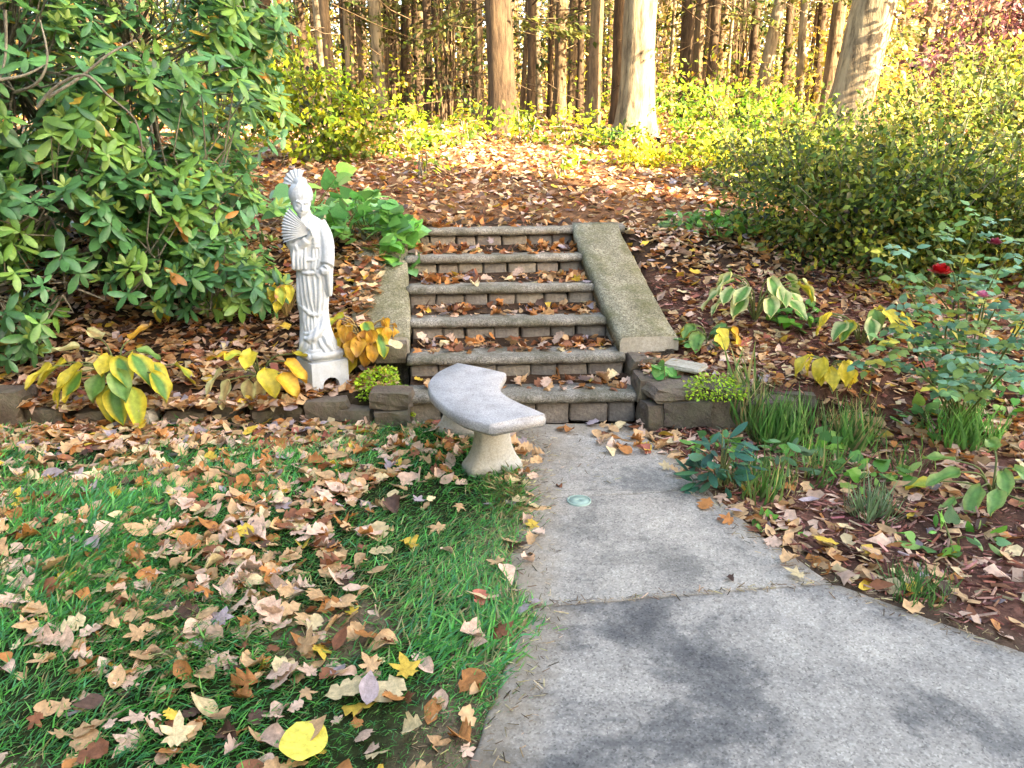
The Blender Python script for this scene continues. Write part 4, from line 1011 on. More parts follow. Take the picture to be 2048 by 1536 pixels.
for px, py, n_, sp_, lab in ((1860, 850, 40, .22, 'scattered low green leaves beneath the rose bush'), (1740, 960, 36, .2, 'small green weeds in the litter left of the grey green tuft'), (1900, 1090, 26, .2, 'few green weeds in the mulch below the broad pale perennial'), (1620, 905, 44, .22, 'green ground leaves between the two grassy clumps'), (1430, 900, 30, .14, 'green leaves at the wall foot behind the dark perennial'), (2010, 800, 50, .25, 'green low growth at the right edge behind the strappy clump')):
    leafy(px, py, n_, sp_, .10, .075, T_HEART+T_RHODO, LG+[(.2, .34, .08), (.08, .2, .06)], lab, 'low_green_plant', limit=40, stems=4)

def grass_clump(px, py, n, spread, L, cols, label, lean=.6, loc=None):
    loc = Vector(loc if loc is not None else gz(px, py)); root = empty('grass_clump', loc, 0, label, 'grass')
    a = rng.uniform(0, 6.28, n); r_ = spread*rng.random(n); P = np.stack([loc.x+r_*np.cos(a), loc.y+r_*np.sin(a), np.zeros(n)], 1); P[:, 2] = height(P[:, 0], P[:, 1])-.01
    D = np.stack([np.cos(a)*lean*rng.uniform(.3, 1.4, n), np.sin(a)*lean*rng.uniform(.3, 1.4, n), np.ones(n)], 1)+.15*rng.normal(size=(n, 3))
    Rm = frames(D, np.stack([-np.cos(a), -np.sin(a), np.full(n, .6)], 1)*-1+.2*rng.normal(size=(n, 3)))
    cloud_part('blades', root, [(v*np.array([1.3, 1, 1.6]), f) for v, f in T_BLADE], P, Rm, L*.78*rng.uniform(.4, 1.15, n), palette(n, cols, .25), M_grass, loc)
GG = [(.08, .22, .05), (.12, .28, .07), (.16, .26, .08), (.40, .34, .14)]
grass_clump(1560, 885, 340, .17, .34, GG[:3], 'arching green grassy clump in front of the right stone wall')
grass_clump(1490, 850, 160, .10, .38, GG+[(.45, .40, .2)], 'thin straw streaked grass tuft beside the right wall corner', .8)
grass_clump(1700, 890, 230, .15, .30, GG, 'second grassy clump farther right along the stone wall')
grass_clump(1930, 885, 220, .18, .27, [(.10, .28, .06), (.14, .33, .08)], 'strappy bright green clump below the rose bush')
grass_clump(1745, 1030, 170, .10, .20, [(.16, .25, .13), (.22, .32, .18), (.12, .2, .09)], 'pale grey green tuft flopped over in the right bed', 1.1)
grass_clump(1835, 1185, 240, .12, .13, [(.06, .17, .05), (.09, .22, .06)], 'short dense green tuft on the bare soil near the path', 1.0)
grass_clump(1520, 985, 110, .16, .26, GG, 'wispy grass growing through the dark perennial', .7)
grass_clump(1640, 940, 110, .22, .22, GG, 'loose grass blades in the leaf litter right of the path', .9)
grass_clump(1800, 930, 70, .2, .18, GG, 'sparse grass at the middle of the right bed', .9)
grass_clump(1690, 830, 60, .2, .2, GG, 'few grass blades at the top of the right wall', .9)

# ------------------------------------------------------------------ shrubs
def shrub(name, label, loc, lobes, size, cols, mat, tmpl=T_SMALL, stems=14, stemmat=None, cat='shrub', group=None, parts=0, clump=.16, per=9, prob=None, dense=1.0, shoots=0):
    """lobes: (centre, radius, clusters) ; every cluster is a little spray of leaves"""
    loc = Vector(loc); root = empty(name, loc, 0, label, cat, group); Ps, Ds, CC = [], [], []
    for c, r, n in lobes:
        p_, d_ = lobe_points(c, r, int(n*dense), False, .45, .24); cl = palette(len(p_), cols, .38, prob)
        Ps.append(np.repeat(p_, per, 0)); Ds.append(np.repeat(d_, per, 0)); CC.append(np.repeat(cl, per, 0))
    P = np.concatenate(Ps); D = np.concatenate(Ds); C = np.concatenate(CC); n = len(P)
    P = P+rng.normal(size=(n, 3))*clump*np.array([.5, .5, .32]); ok = P[:, 2] > height(P[:, 0], P[:, 1])+.02
    P, D, C = P[ok], D[ok], C[ok]; n = len(P)
    Rm = frames(D*.5+rand_dirs(n)*.8+np.array([0, 0, -.1]), np.array([0, -.2, .8])+.5*D+.5*rng.normal(size=(n, 3)))
    S = size*rng.uniform(.6, 1.25, n); C = np.clip(C*(1+.2*rng.normal(size=(n, 1))), .005, .9); pk = rng.integers(0, len(tmpl), n)
    ids = pick_visible(P, S, parts, 8) if parts else np.array([], int)
    if parts: leaf_parts('leaf', root, tmpl, P, Rm, S, C, pk, ids, mat, loc)
    rest = np.setdiff1d(np.arange(n), ids); cloud_part('foliage', root, tmpl, P[rest], Rm[rest], S[rest], C[rest], mat, loc, pk[rest])
    if shoots:
        sP, sD, b = [], [], Bag()
        for k in range(shoots):
            c, r, _ = random.choice(lobes); d = Vector((random.uniform(-1, 1), random.uniform(-1, .6), random.uniform(.1, 1.1))).normalized(); p0 = Vector(c)+Vector((d.x*r[0], d.y*r[1], d.z*r[2]))*.9; L = random.uniform(.18, .5)
            e = (d+Vector((random.uniform(-.4, .4), random.uniform(-.4, .4), .5))).normalized(); b.add(*tube([p0-e*.1, p0+e*L*.5, p0+e*L], [.005, .004, .002], 3))
            for q in range(int(L*34)): sP.append(p0+e*L*random.uniform(.1, 1)+Vector((random.gauss(0, .02), random.gauss(0, .02), random.gauss(0, .02)))); sD.append(e*.5+Vector((random.uniform(-1, 1), random.uniform(-1, 1), random.uniform(-.4, .6))))
        sP = np.array(sP); m_ = len(sP); ok = sP[:, 2] > height(sP[:, 0], sP[:, 1])+.03; sP = sP[ok]; sD = np.array(sD)[ok]; m_ = len(sP)
        cloud_part('shoots', root, tmpl, sP, frames(sD, np.array([0, -.2, .8])+.5*rng.normal(size=(m_, 3))), size*rng.uniform(.6, 1.3, m_), palette(m_, cols, .3), mat, loc)
        link_mesh('shoot_stems', b.mesh('shoot_stems', M_stem), root).data.transform(Matrix.Translation(-loc)); root.children[-1]['kind'] = 'stuff'
    for k in range(stems):
        c, r, _ = random.choice(lobes); t = Vector(c)+Vector((random.uniform(-.7, .7)*r[0], random.uniform(-.7, .7)*r[1], random.uniform(-.2, .8)*r[2]))
        b = loc+Vector((random.uniform(-.12, .12), random.uniform(-.12, .12), -.05)); m_ = b.lerp(t, .5)+Vector((random.uniform(-.12, .12), random.uniform(-.12, .12), .12))
        branch(smooth_curve([b, m_, t], 4), np.linspace(.014, .004, 9), root, stemmat or M_stem, loc, 'stem', 5)
    return root
DKA = [(.08, .14, .022), (.11, .17, .025), (.04, .08, .015), (.19, .22, .03), (.06, .11, .02), (.27, .26, .035)]  # olive azalea leaves, darkened to put the bank's shade into the colour
LTA = [(.33, .36, .06), (.24, .29, .05), (.46, .43, .09), (.12, .16, .04), (.08, .11, .03)]  # yellow green leaves, lightened to stand for sun on the shrubs
def G(x, y): return ground_z(x, y)
shrub('azalea_shrub', 'dark olive azalea spreading over the right bank above the variegated hosta', (2.75, 6.1, G(2.75, 6.1)), [((2.75, 6.0, 1.12), (.75, .55, .50), 300), ((2.35, 6.4, 1.25), (.55, .5, .38), 170), ((3.3, 6.0, 1.12), (.55, .6, .5), 220)], .062, DKA, M_fol, dense=1.8, clump=.19, shoots=70)
shrub('azalea_shrub', 'tall dark green azalea behind the red rose at the right', (4.0, 6.2, G(4.0, 6.2)), [((3.9, 6.1, 1.10), (.8, .6, .42), 340), ((4.6, 5.8, .95), (.7, .5, .42), 220), ((3.5, 6.7, 1.3), (.6, .5, .35), 160)], .06, DKA+[(.13, .17, .03)], M_fol, dense=1.8, clump=.19, shoots=70)
shrub('azalea_shrub', 'sunlit yellow green shrub in front of the thick right hand trunk', (3.3, 8.0, G(3.3, 8)), [((3.3, 7.9, 1.42), (.8, .6, .5), 280), ((2.6, 8.3, 1.42), (.55, .5, .34), 150)], .065, LTA+DKA[:2], M_fol, dense=1.7, clump=.19, shoots=70)
shrub('azalea_shrub', 'pale sunlit small leaved shrub at the far right edge', (5.2, 8.0, G(5.2, 8)), [((4.9, 7.5, 1.65), (.95, .7, .66), 330), ((5.9, 7.4, 1.8), (.8, .8, .75), 250), ((4.1, 7.6, 1.75), (.7, .5, .6), 180), ((5.3, 8.6, 2.2), (.8, .5, .4), 110)], .065, LTA, M_fol, dense=1.7, clump=.19, shoots=70)
BUR = [(.15, .045, .05), (.19, .06, .07), (.11, .045, .035), (.30, .13, .13), (.16, .08, .04)]
shrub('japanese_maple', 'burgundy leaved small maple at the top right corner', (6.1, 10.0, G(6.1, 10)), [((5.5, 9.4, 3.05), (.75, .6, .36), 150), ((6.5, 9.6, 3.4), (1.0, .8, .45), 220), ((4.9, 9.0, 2.6), (.5, .4, .2), 70), ((6.0, 9.2, 2.55), (.8, .6, .26), 120), ((5.0, 8.6, 2.15), (.5, .3, .2), 70), ((5.6, 8.4, 2.3), (.45, .3, .22), 60)], .075, BUR, M_fol, T_SMALL, 12, M_barkD, 'tree')
FOR = [(.66, .52, .04), (.50, .46, .06), (.36, .40, .06)]
shrub('forsythia_shrub', 'bright yellow leaved shrub between the burgundy maple and the pale shrub', (6.7, 9.2, G(6.7, 9.2)), [((5.95, 8.5, 2.75), (.45, .4, .32), 90), ((5.1, 8.3, 2.6), (.2, .2, .14), 26)], .07, FOR, M_fol)
YG = [(.34, .42, .03), (.26, .36, .03), (.44, .46, .04), (.16, .26, .03), (.10, .16, .03)]
shrub('spicebush', 'yellow green leafy bush between the rhododendron and the woods', (-2.5, 10.2, G(-2.5, 10.2)), [((-2.55, 10.0, 2.15), (.62, .5, .60), 150), ((-2.0, 10.3, 1.95), (.5, .45, .42), 100), ((-2.9, 9.8, 2.3), (.45, .4, .5), 80)], .10, YG, M_fol)
shrub('spicebush', 'smaller yellowing bush just right of the left bush', (-1.35, 11.2, G(-1.35, 11.2)), [((-1.5, 11.0, 1.95), (.5, .4, .32), 46), ((-.85, 11.4, 1.9), (.4, .3, .16), 16)], .10, YG, M_fol, stems=10)
shrub('spicebush', 'dark shaded bush against the rhododendron edge', (-3.7, 10.0, G(-3.7, 10)), [((-3.5, 9.6, 2.6), (.7, .6, .9), 150)], .10, [(.06, .12, .03), (.10, .16, .03), (.2, .26, .03)], M_fol)
shrub('spicebush', 'low sunny yellow green bush at the foot of the middle trunks', (.9, 11.8, G(.9, 11.8)), [((1.0, 11.5, 1.95), (.45, .35, .24), 34), ((.45, 11.6, 1.9), (.4, .3, .14), 14), ((1.5, 11.2, 1.85), (.4, .3, .18), 24)], .09, YG+[(.6, .52, .05)], M_fol, stems=8)
shrub('spicebush', 'dense glowing green bush right of the pale thick oak', (2.75, 10.8, G(2.75, 10.8)), [((2.75, 10.6, 2.05), (.65, .45, .46), 130), ((3.3, 10.4, 1.95), (.6, .4, .36), 90), ((2.35, 10.8, 2.25), (.4, .35, .26), 40)], .085, [(.20, .40, .03), (.28, .42, .04), (.12, .22, .03), (.40, .42, .06)], M_fol)
shrub('ground_bush', 'glowing yellow low growth along the sunny edge of the woods', (2.3, 9.6, G(2.3, 9.6)), [((1.7, 9.6, 1.60), (.5, .25, .12), 50), ((2.5, 9.4, 1.64), (.5, .25, .15), 64), ((3.2, 9.2, 1.72), (.4, .25, .16), 40)], .085, [(.55, .52, .04), (.42, .46, .04), (.62, .52, .06), (.3, .38, .04)], M_fol, stems=5)
for k, (x, y, lab) in enumerate(((-.55, 11.8, 'knee high yellow sapling left of the thick dark trunk'), (.15, 12.0, 'pale green seedlings at the root of the thick dark trunk'), (1.55, 9.9, 'thin green sapling standing in the leaf covered clearing'), (.6, 8.9, 'tiny yellow seedling in the middle of the clearing'), (-1.0, 9.0, 'yellow weed at the left edge of the clearing'))):
    shrub('sapling', lab, (x, y, G(x, y)), [((x, y, G(x, y)+(.32 if k < 2 else .2)), (.3 if k < 2 else .14, .2, .2 if k < 2 else .1), 24 if k < 2 else 6)], .09, YG, M_fol, stems=4, cat='plant')

# rose bush close to the camera at the right
rb = Vector((2.62, 4.25, G(2.62, 4.25))); rose = empty('rose_bush', rb, 0, 'leggy rose bush with blue green leaves, one red and one pink bloom', 'shrub')
RP, RD, RU, RS, RC = [], [], [], [], []
ends = [(1790, 500, 4.2), (1870, 470, 4.3), (1960, 440, 4.2), (2040, 480, 4.0), (1760, 690, 3.9), (1830, 600, 4.0), (1900, 640, 4.0), (1990, 620, 3.8), (2050, 640, 3.7), (1890, 780, 3.6), (1960, 720, 3.6), (2040, 740, 3.5), (1840, 560, 4.3), (1990, 540, 4.3), (2090, 560, 3.9), (1790, 640, 4.3), (1930, 560, 4.4), (1850, 690, 4.1), (2020, 690, 4.1), (1730, 720, 4.1)]
for e in ends[::1]:
    t = at_y(*e); m_ = rb.lerp(t, .55)+Vector((random.uniform(-.08, .08), random.uniform(-.08, .08), .14)); cv = smooth_curve([rb+Vector((random.uniform(-.08, .08), random.uniform(-.08, .08), 0)), m_, t], 7)
    branch(cv, np.linspace(.007, .003, len(cv)), rose, M_gstem, rb, 'stem', 5)
    for q in range(4, len(cv)):
        for _ in range(1 if q < len(cv)-1 else 2):
            d = Vector((random.uniform(-1, 1), random.uniform(-1, .4), random.uniform(-.3, .5))).normalized(); sd = d.cross(Vector((0, 0, 1))).normalized(); L = random.uniform(.042, .060)
            c = np.array(random.choice([(.11, .27, .15), (.08, .22, .13), (.18, .36, .23), (.13, .28, .09), (.2, .3, .08)]))*random.uniform(.8, 1.3)
            if random.random() < .08: c = np.array((.5, .45, .06))
            for f, lat in ((.35, 1), (.35, -1), (.7, 1), (.7, -1), (1.0, 0)):
                RP.append(cv[q]+d*.10*f); RD.append(d*(.35 if lat else 1)+sd*lat); RU.append((random.uniform(-.4, .4), random.uniform(-.7, 0), 1)); RS.append(L*(1 if lat else 1.2)); RC.append(c*random.uniform(.85, 1.15))
RP = np.array(RP, float); RR = frames(np.array(RD, float), np.array(RU, float)); RS = np.array(RS); RC = np.array(RC); T_ROSE = [ovate(s, .36) for s in (51, 52)]; pk = rng.integers(0, 2, len(RP))
ids = pick_visible(RP, RS, 290, 8); leaf_parts('leaf', rose, T_ROSE, RP, RR, RS, RC, pk, ids, M_green, rb)
rest = np.setdiff1d(np.arange(len(RP)), ids)
if len(rest): cloud_part('foliage', rose, T_ROSE, RP[rest], RR[rest], RS[rest], RC[rest], M_green, rb, pk[rest])
def bloom(p_, rad, c, lab):
    Ps, Ds, Us = [], [], []
    for k in range(16):
        a = k*2.4; rr = rad*.12*math.sqrt(k); Ps.append((p_.x+rr*math.cos(a)*.6, p_.y+rr*math.sin(a)*.6, p_.z-rr*.3)); Ds.append((math.cos(a)*(.3+k*.05), math.sin(a)*(.3+k*.05), 1-k*.05)); Us.append((-math.cos(a), -math.sin(a), .4))
    V_, F_, C_ = scatter(T_ROUND, np.array(Ps), frames(np.array(Ds), np.array(Us)), np.full(16, rad), palette(16, [c], .12))
    o = link_mesh('bloom', mesh_np('bloom', V_-np.array(rb), F_, M_green, C_), rose); o['label'] = lab
bloom(at_y(1880, 545, 4.15), .055, (.38, .008, .012), 'dark red rose'); bloom(at_y(1963, 592, 4.0), .034, (.62, .22, .36), 'small pink rose'); bloom(at_y(1990, 487, 4.3), .035, (.22, .03, .06), 'dark faded rose')

# ------------------------------------------------------------------ trees of the wood
def trunk_mesh(h, r0, r1, lean, seed, segs=14, nz=.06, name='trunk'):
    r = random.Random(seed); rows = 26; Vv, Ff = [], []; cx = r.uniform(-.05, .05); cy = r.uniform(-.05, .05)
    for k in range(rows+1):
        t = (k/rows)**1.4; z = -.2+(h+.2)*t; rad = r0+(r1-r0)*t+r0*.55*math.exp(-max(0, z)/.28)
        ox = lean*z+cx*math.sin(z*.8+seed); oy = cy*math.sin(z*.7+seed*2)
        for s_ in range(segs):
            a = 2*math.pi*s_/segs; fl = 1+nz*mnoise.noise(Vector((math.cos(a)*2+seed, math.sin(a)*2, z*.9)))*2+.18*math.exp(-max(0, z)/.25)*math.cos(a*5+seed)
            rr = rad*fl*(1+.05*mnoise.noise(Vector((math.cos(a)*7, math.sin(a)*7+seed, z*2.2))))
            Vv.append((ox+rr*math.cos(a), oy+rr*math.sin(a), z))
    for k in range(rows):
        for s_ in range(segs): a = k*segs+s_; b = k*segs+(s_+1) % segs; Ff.append((a, b, b+segs, a+segs))
    return np.array(Vv), np.array(Ff)
HEM = [(.05, .075, .02), (.08, .10, .025), (.12, .13, .03)]
AUT = [(.55, .40, .06), (.62, .34, .06), (.45, .42, .07), (.60, .28, .08)]
def tree(px, y, wpx, lean, kind, label, h=11, low=0, group=None, crown_n=60, twigs=6, py=150, lowz=(1.7, 5.2)):
    p_ = at_y(px, py, y); zc = project(np.array([p_]))[2][0]; r_ = wpx*zc/FPX/2
    gz_ = ground_z(p_.x, y); x0 = p_.x-lean*(p_.z-gz_); loc = Vector((x0, y, ground_z(x0, y)))
    mat = {'L': M_barkL, 'D': M_barkD, 'M': M_barkM}[kind]
    root = empty('oak_tree' if kind == 'L' else 'woodland_tree', loc, 0, label, 'tree', group); seed = int(px)
    Vv, Ff = trunk_mesh(h, r_*1.02, r_*.72, lean, seed, 18 if wpx > 40 else 10)
    link_mesh('trunk', mesh_np('trunk', Vv, Ff, mat), root)
    r = random.Random(seed)
    for k in range(twigs):
        z = r.uniform(1.6, 5.5); a = r.uniform(0, 6.28); L = r.uniform(.5, 1.6); d = Vector((math.cos(a), math.sin(a), r.uniform(-.25, .35)))
        s_ = Vector((lean*z, 0, z)); branch(smooth_curve([s_, s_+d*L*.5, s_+d*L+Vector((0, 0, r.uniform(-.25, .1)))], 3), np.linspace(.018, .004, 7), root, mat, (0, 0, 0), 'branch', 4)
    n = crown_n; c0 = Vector((lean*h, 0, h)); hem = kind == 'D'
    zz = rng.uniform(max(5.5, h*.55), h+3, n); rad = (2.6 if not hem else 2.2)*np.sqrt(rng.random(n))*np.clip((h+3-zz)/4, .25, 1); a = rng.uniform(0, 6.28, n)
    P = np.stack([lean*zz+rad*np.cos(a), rad*np.sin(a), zz-.12*rad], 1); P = np.repeat(P, 7, 0)+rng.normal(size=(n*7, 3))*np.array([.3, .3, .12])
    C = palette(n*7, HEM if hem else AUT, .25); Rm = frames(rand_dirs(n*7)*np.array([1, 1, .4]), np.array([0, 0, 1.])+.6*rng.normal(size=(n*7, 3)))
    cloud_part('crown', root, T_SMALL, P, Rm, rng.uniform(.12, .26, n*7), C, M_fol, (0, 0, 0))
    if low:      # drooping hemlock sprays low on the stem
        P, D = [], []
        for k in range(low):
            z = r.uniform(*lowz); a = r.uniform(0, 6.28); L = r.uniform(.6, 2.2); d = Vector((math.cos(a), math.sin(a), -.18)); s_ = Vector((lean*z, 0, z))
            branch([s_, s_+d*L*.6, s_+d*L+Vector((0, 0, -.1))], [.012, .007, .003], root, mat, (0, 0, 0), 'branch', 4)
            for q in range(60):
                f = r.uniform(.25, 1); P.append(s_+d*L*f+Vector((r.gauss(0, .13), r.gauss(0, .13), r.gauss(0, .04)-.08*f))); D.append(d+Vector((r.uniform(-1, 1), r.uniform(-1, 1), -.2)))
        P = np.array(P); D = np.array(D); n_ = len(P)
        cloud_part('low_sprays', root, T_SMALL, P, frames(D, np.array([0, 0, 1.])+.3*rng.normal(size=(n_, 3))), rng.uniform(.08, .15, n_), palette(n_, HEM+[(.2, .2, .05)], .25), M_fol, (0, 0, 0))
    return root
tree(1003, 13.0, 54, -.05, 'D', 'thick dark brown trunk standing alone behind the clearing', 13, 8, twigs=10)
tree(1280, 12.6, 66, -.01, 'L', 'thick pale sunlit oak trunk right of the centre', 14, 16, twigs=5, lowz=(3.9, 7.0))  # sprays above the frame are added to shade the thick dark trunk
tree(1728, 11.6, 82, .14, 'L', 'thickest trunk, leaning right behind the right hand shrubs', 14, 7, twigs=8, py=100)  # low sprays added to throw dappled shade on the pale oak
tree(1236, 14.2, 24, -.01, 'D', 'slim near black trunk touching the left side of the pale oak', 11, 8)
tree(1188, 13.4, 27, .02, 'M', 'slender brown trunk with a bright right side left of the pale oak', 12, 4)
tree(1121, 16.5, 24, .01, 'M', 'grey brown trunk midway between the dark and the pale thick trunks', 12, 7)
tree(1142, 19, 18, .03, 'M', 'thin speckled trunk just right of the grey brown middle trunk', 12, 4)
tree(1101, 17.0, 9, .0, 'D', 'very thin black stem right of the thick dark trunk', 8, 3)
tree(612, 17, 19, -.02, 'D', 'dark red brown trunk nearest the rhododendron', 12, 2)
tree(648, 16.2, 25, -.02, 'L', 'pale trunk of the leaning pair behind the left bush', 12, 4)
tree(664, 15.4, 21, -.05, 'M', 'brown trunk of the leaning pair behind the left bush', 12, 0)
tree(755, 16.5, 24, -.01, 'L', 'straight sunlit trunk left of a dark twin', 12, 4)
tree(784, 17.5, 24, -.01, 'D', 'dark twin trunk right of the straight sunlit one', 12, 4)
tree(836, 18, 13, -.02, 'D', 'thin dark trunk with drooping hemlock sprays', 10, 9)
tree(882, 18.5, 25, -.01, 'D', 'greenish dark trunk half hidden by hemlock twigs', 12, 8)
tree(932, 20, 13, -.03, 'M', 'narrow brown trunk left of the thick dark trunk', 11, 4)
tree(960, 22, 12, .0, 'M', 'thin far trunk seen just left of the thick dark trunk', 11, 4)
tree(1368, 16, 27, .0, 'D', 'dark trunk of the close pair above the glowing bush', 12, 2)
tree(1392, 16.8, 21, .0, 'M', 'brown trunk of the close pair above the glowing bush', 12, 0)
tree(1345, 19, 8, .0, 'L', 'pale pole thin trunk between the oak and the close pair', 10, 4)
tree(1532, 15, 25, .10, 'L', 'bright trunk leaning right behind the green bush', 10, 0)
tree(1598, 15, 16, .0, 'L', 'slim bright straight trunk left of the knobbly one', 11, 4)
tree(1662, 13.4, 28, .03, 'M', 'knobbly sunlit trunk with a dark left edge near the leaning giant', 11, 4)
tree(1478, 19, 14, .02, 'L', 'pale trunk behind the lowest dead branches right of centre', 11, 6)
tree(1440, 22, 16, .0, 'M', 'far brown trunk right of the close pair', 11, 8)
tree(1838, 17, 24, .02, 'M', 'brown trunk behind the burgundy maple', 12, 4)
tree(1960, 16, 30, .05, 'M', 'trunk at the top right behind the burgundy crown', 12, 0)
for px, y, w, kd, lab in ((545, 16.5, 22, 'D', 'dark trunk at the very edge of the rhododendron'), (693, 18.0, 17, 'D', 'dark slim trunk between the leaning pair and the straight sunlit trunk'), (722, 17.0, 12, 'M', 'thin brown trunk close left of the straight sunlit trunk'), (812, 17.5, 15, 'D', 'dark straight trunk between the dark twin and the hemlock sprays'), (858, 16.5, 17, 'D', 'dark trunk in front of the greenish one'), (906, 16.8, 20, 'D', 'broad dark trunk left of the narrow brown one'), (958, 16.0, 15, 'M', 'brown trunk close to the left side of the thick dark trunk'), (1060, 15.5, 16, 'D', 'dark trunk between the thick dark trunk and the very thin stem'), (1160, 15.8, 14, 'D', 'dark trunk behind the slender two toned one'), (1420, 15.5, 20, 'D', 'dark trunk just right of the close pair'), (1500, 16.0, 16, 'D', 'dark trunk left of the bright leaning one'), (1565, 16.0, 15, 'D', 'dark trunk between the leaning one and the slim bright one'), (1632, 16.5, 18, 'D', 'dark trunk between the slim bright one and the knobbly one')):
    tree(px, y, w, random.uniform(-.02, .02), kd, lab, 12, random.choice([0, 3, 5]), None, 26, 6)
back = {}
for px in (575, 592, 632, 690, 708, 728, 800, 815, 856, 905, 920, 948, 1050, 1064, 1080, 1160, 1172, 1205, 1218, 1330, 1415, 1462, 1505, 1555, 1578, 1620, 1640, 1700, 1790, 1880, 1920, 2010):
    y = random.uniform(16, 26); tree(px+random.uniform(-4, 4), y, random.uniform(7, 15), random.uniform(-.03, .03), (kd := random.choice('DMLMM')), {'D': 'thin dark', 'M': 'thin brown', 'L': 'thin pale'}[kd]+' trunk far back '+next(t for lim, t in ((700, 'right of the leaning pair' if px > 660 else 'left of the leaning pair'), (850, 'near the straight sunlit trunk'), (995, 'left of the thick dark trunk'), (1150, 'right of the thick dark trunk'), (1260, 'left of the thick pale oak'), (1420, 'right of the thick pale oak'), (1690, 'left of the leaning giant'), (9999, 'right of the leaning giant')) if px < lim), 12, random.choice([0, 3, 5]), 'thin trunks at the back of the wood', 26, 4)
for px in (470, 520, 400, 300, 180, 60):   # behind the rhododendron
    tree(px, random.uniform(15, 20), 26, random.uniform(-.03, .03), random.choice('DM'), 'trunk standing behind the rhododendron', 12, 0, 'trunks behind the rhododendron', 90, 2)

for o in COL.objects:
    if o.get('group') in ('thin trunks at the back of the wood', 'trunks behind the rhododendron'): back.setdefault(o['label'], []).append(o)
for l_ in back.values():
    if len(l_) > 1:
        l_.sort(key=lambda o: o.location.x/o.location.y)
        for k, o in enumerate(l_): o['label'] += ', '+('leftmost', 'second from left', 'third from left', 'fourth from left', 'fifth from left', 'rightmost')[k if k < 5 else 5]
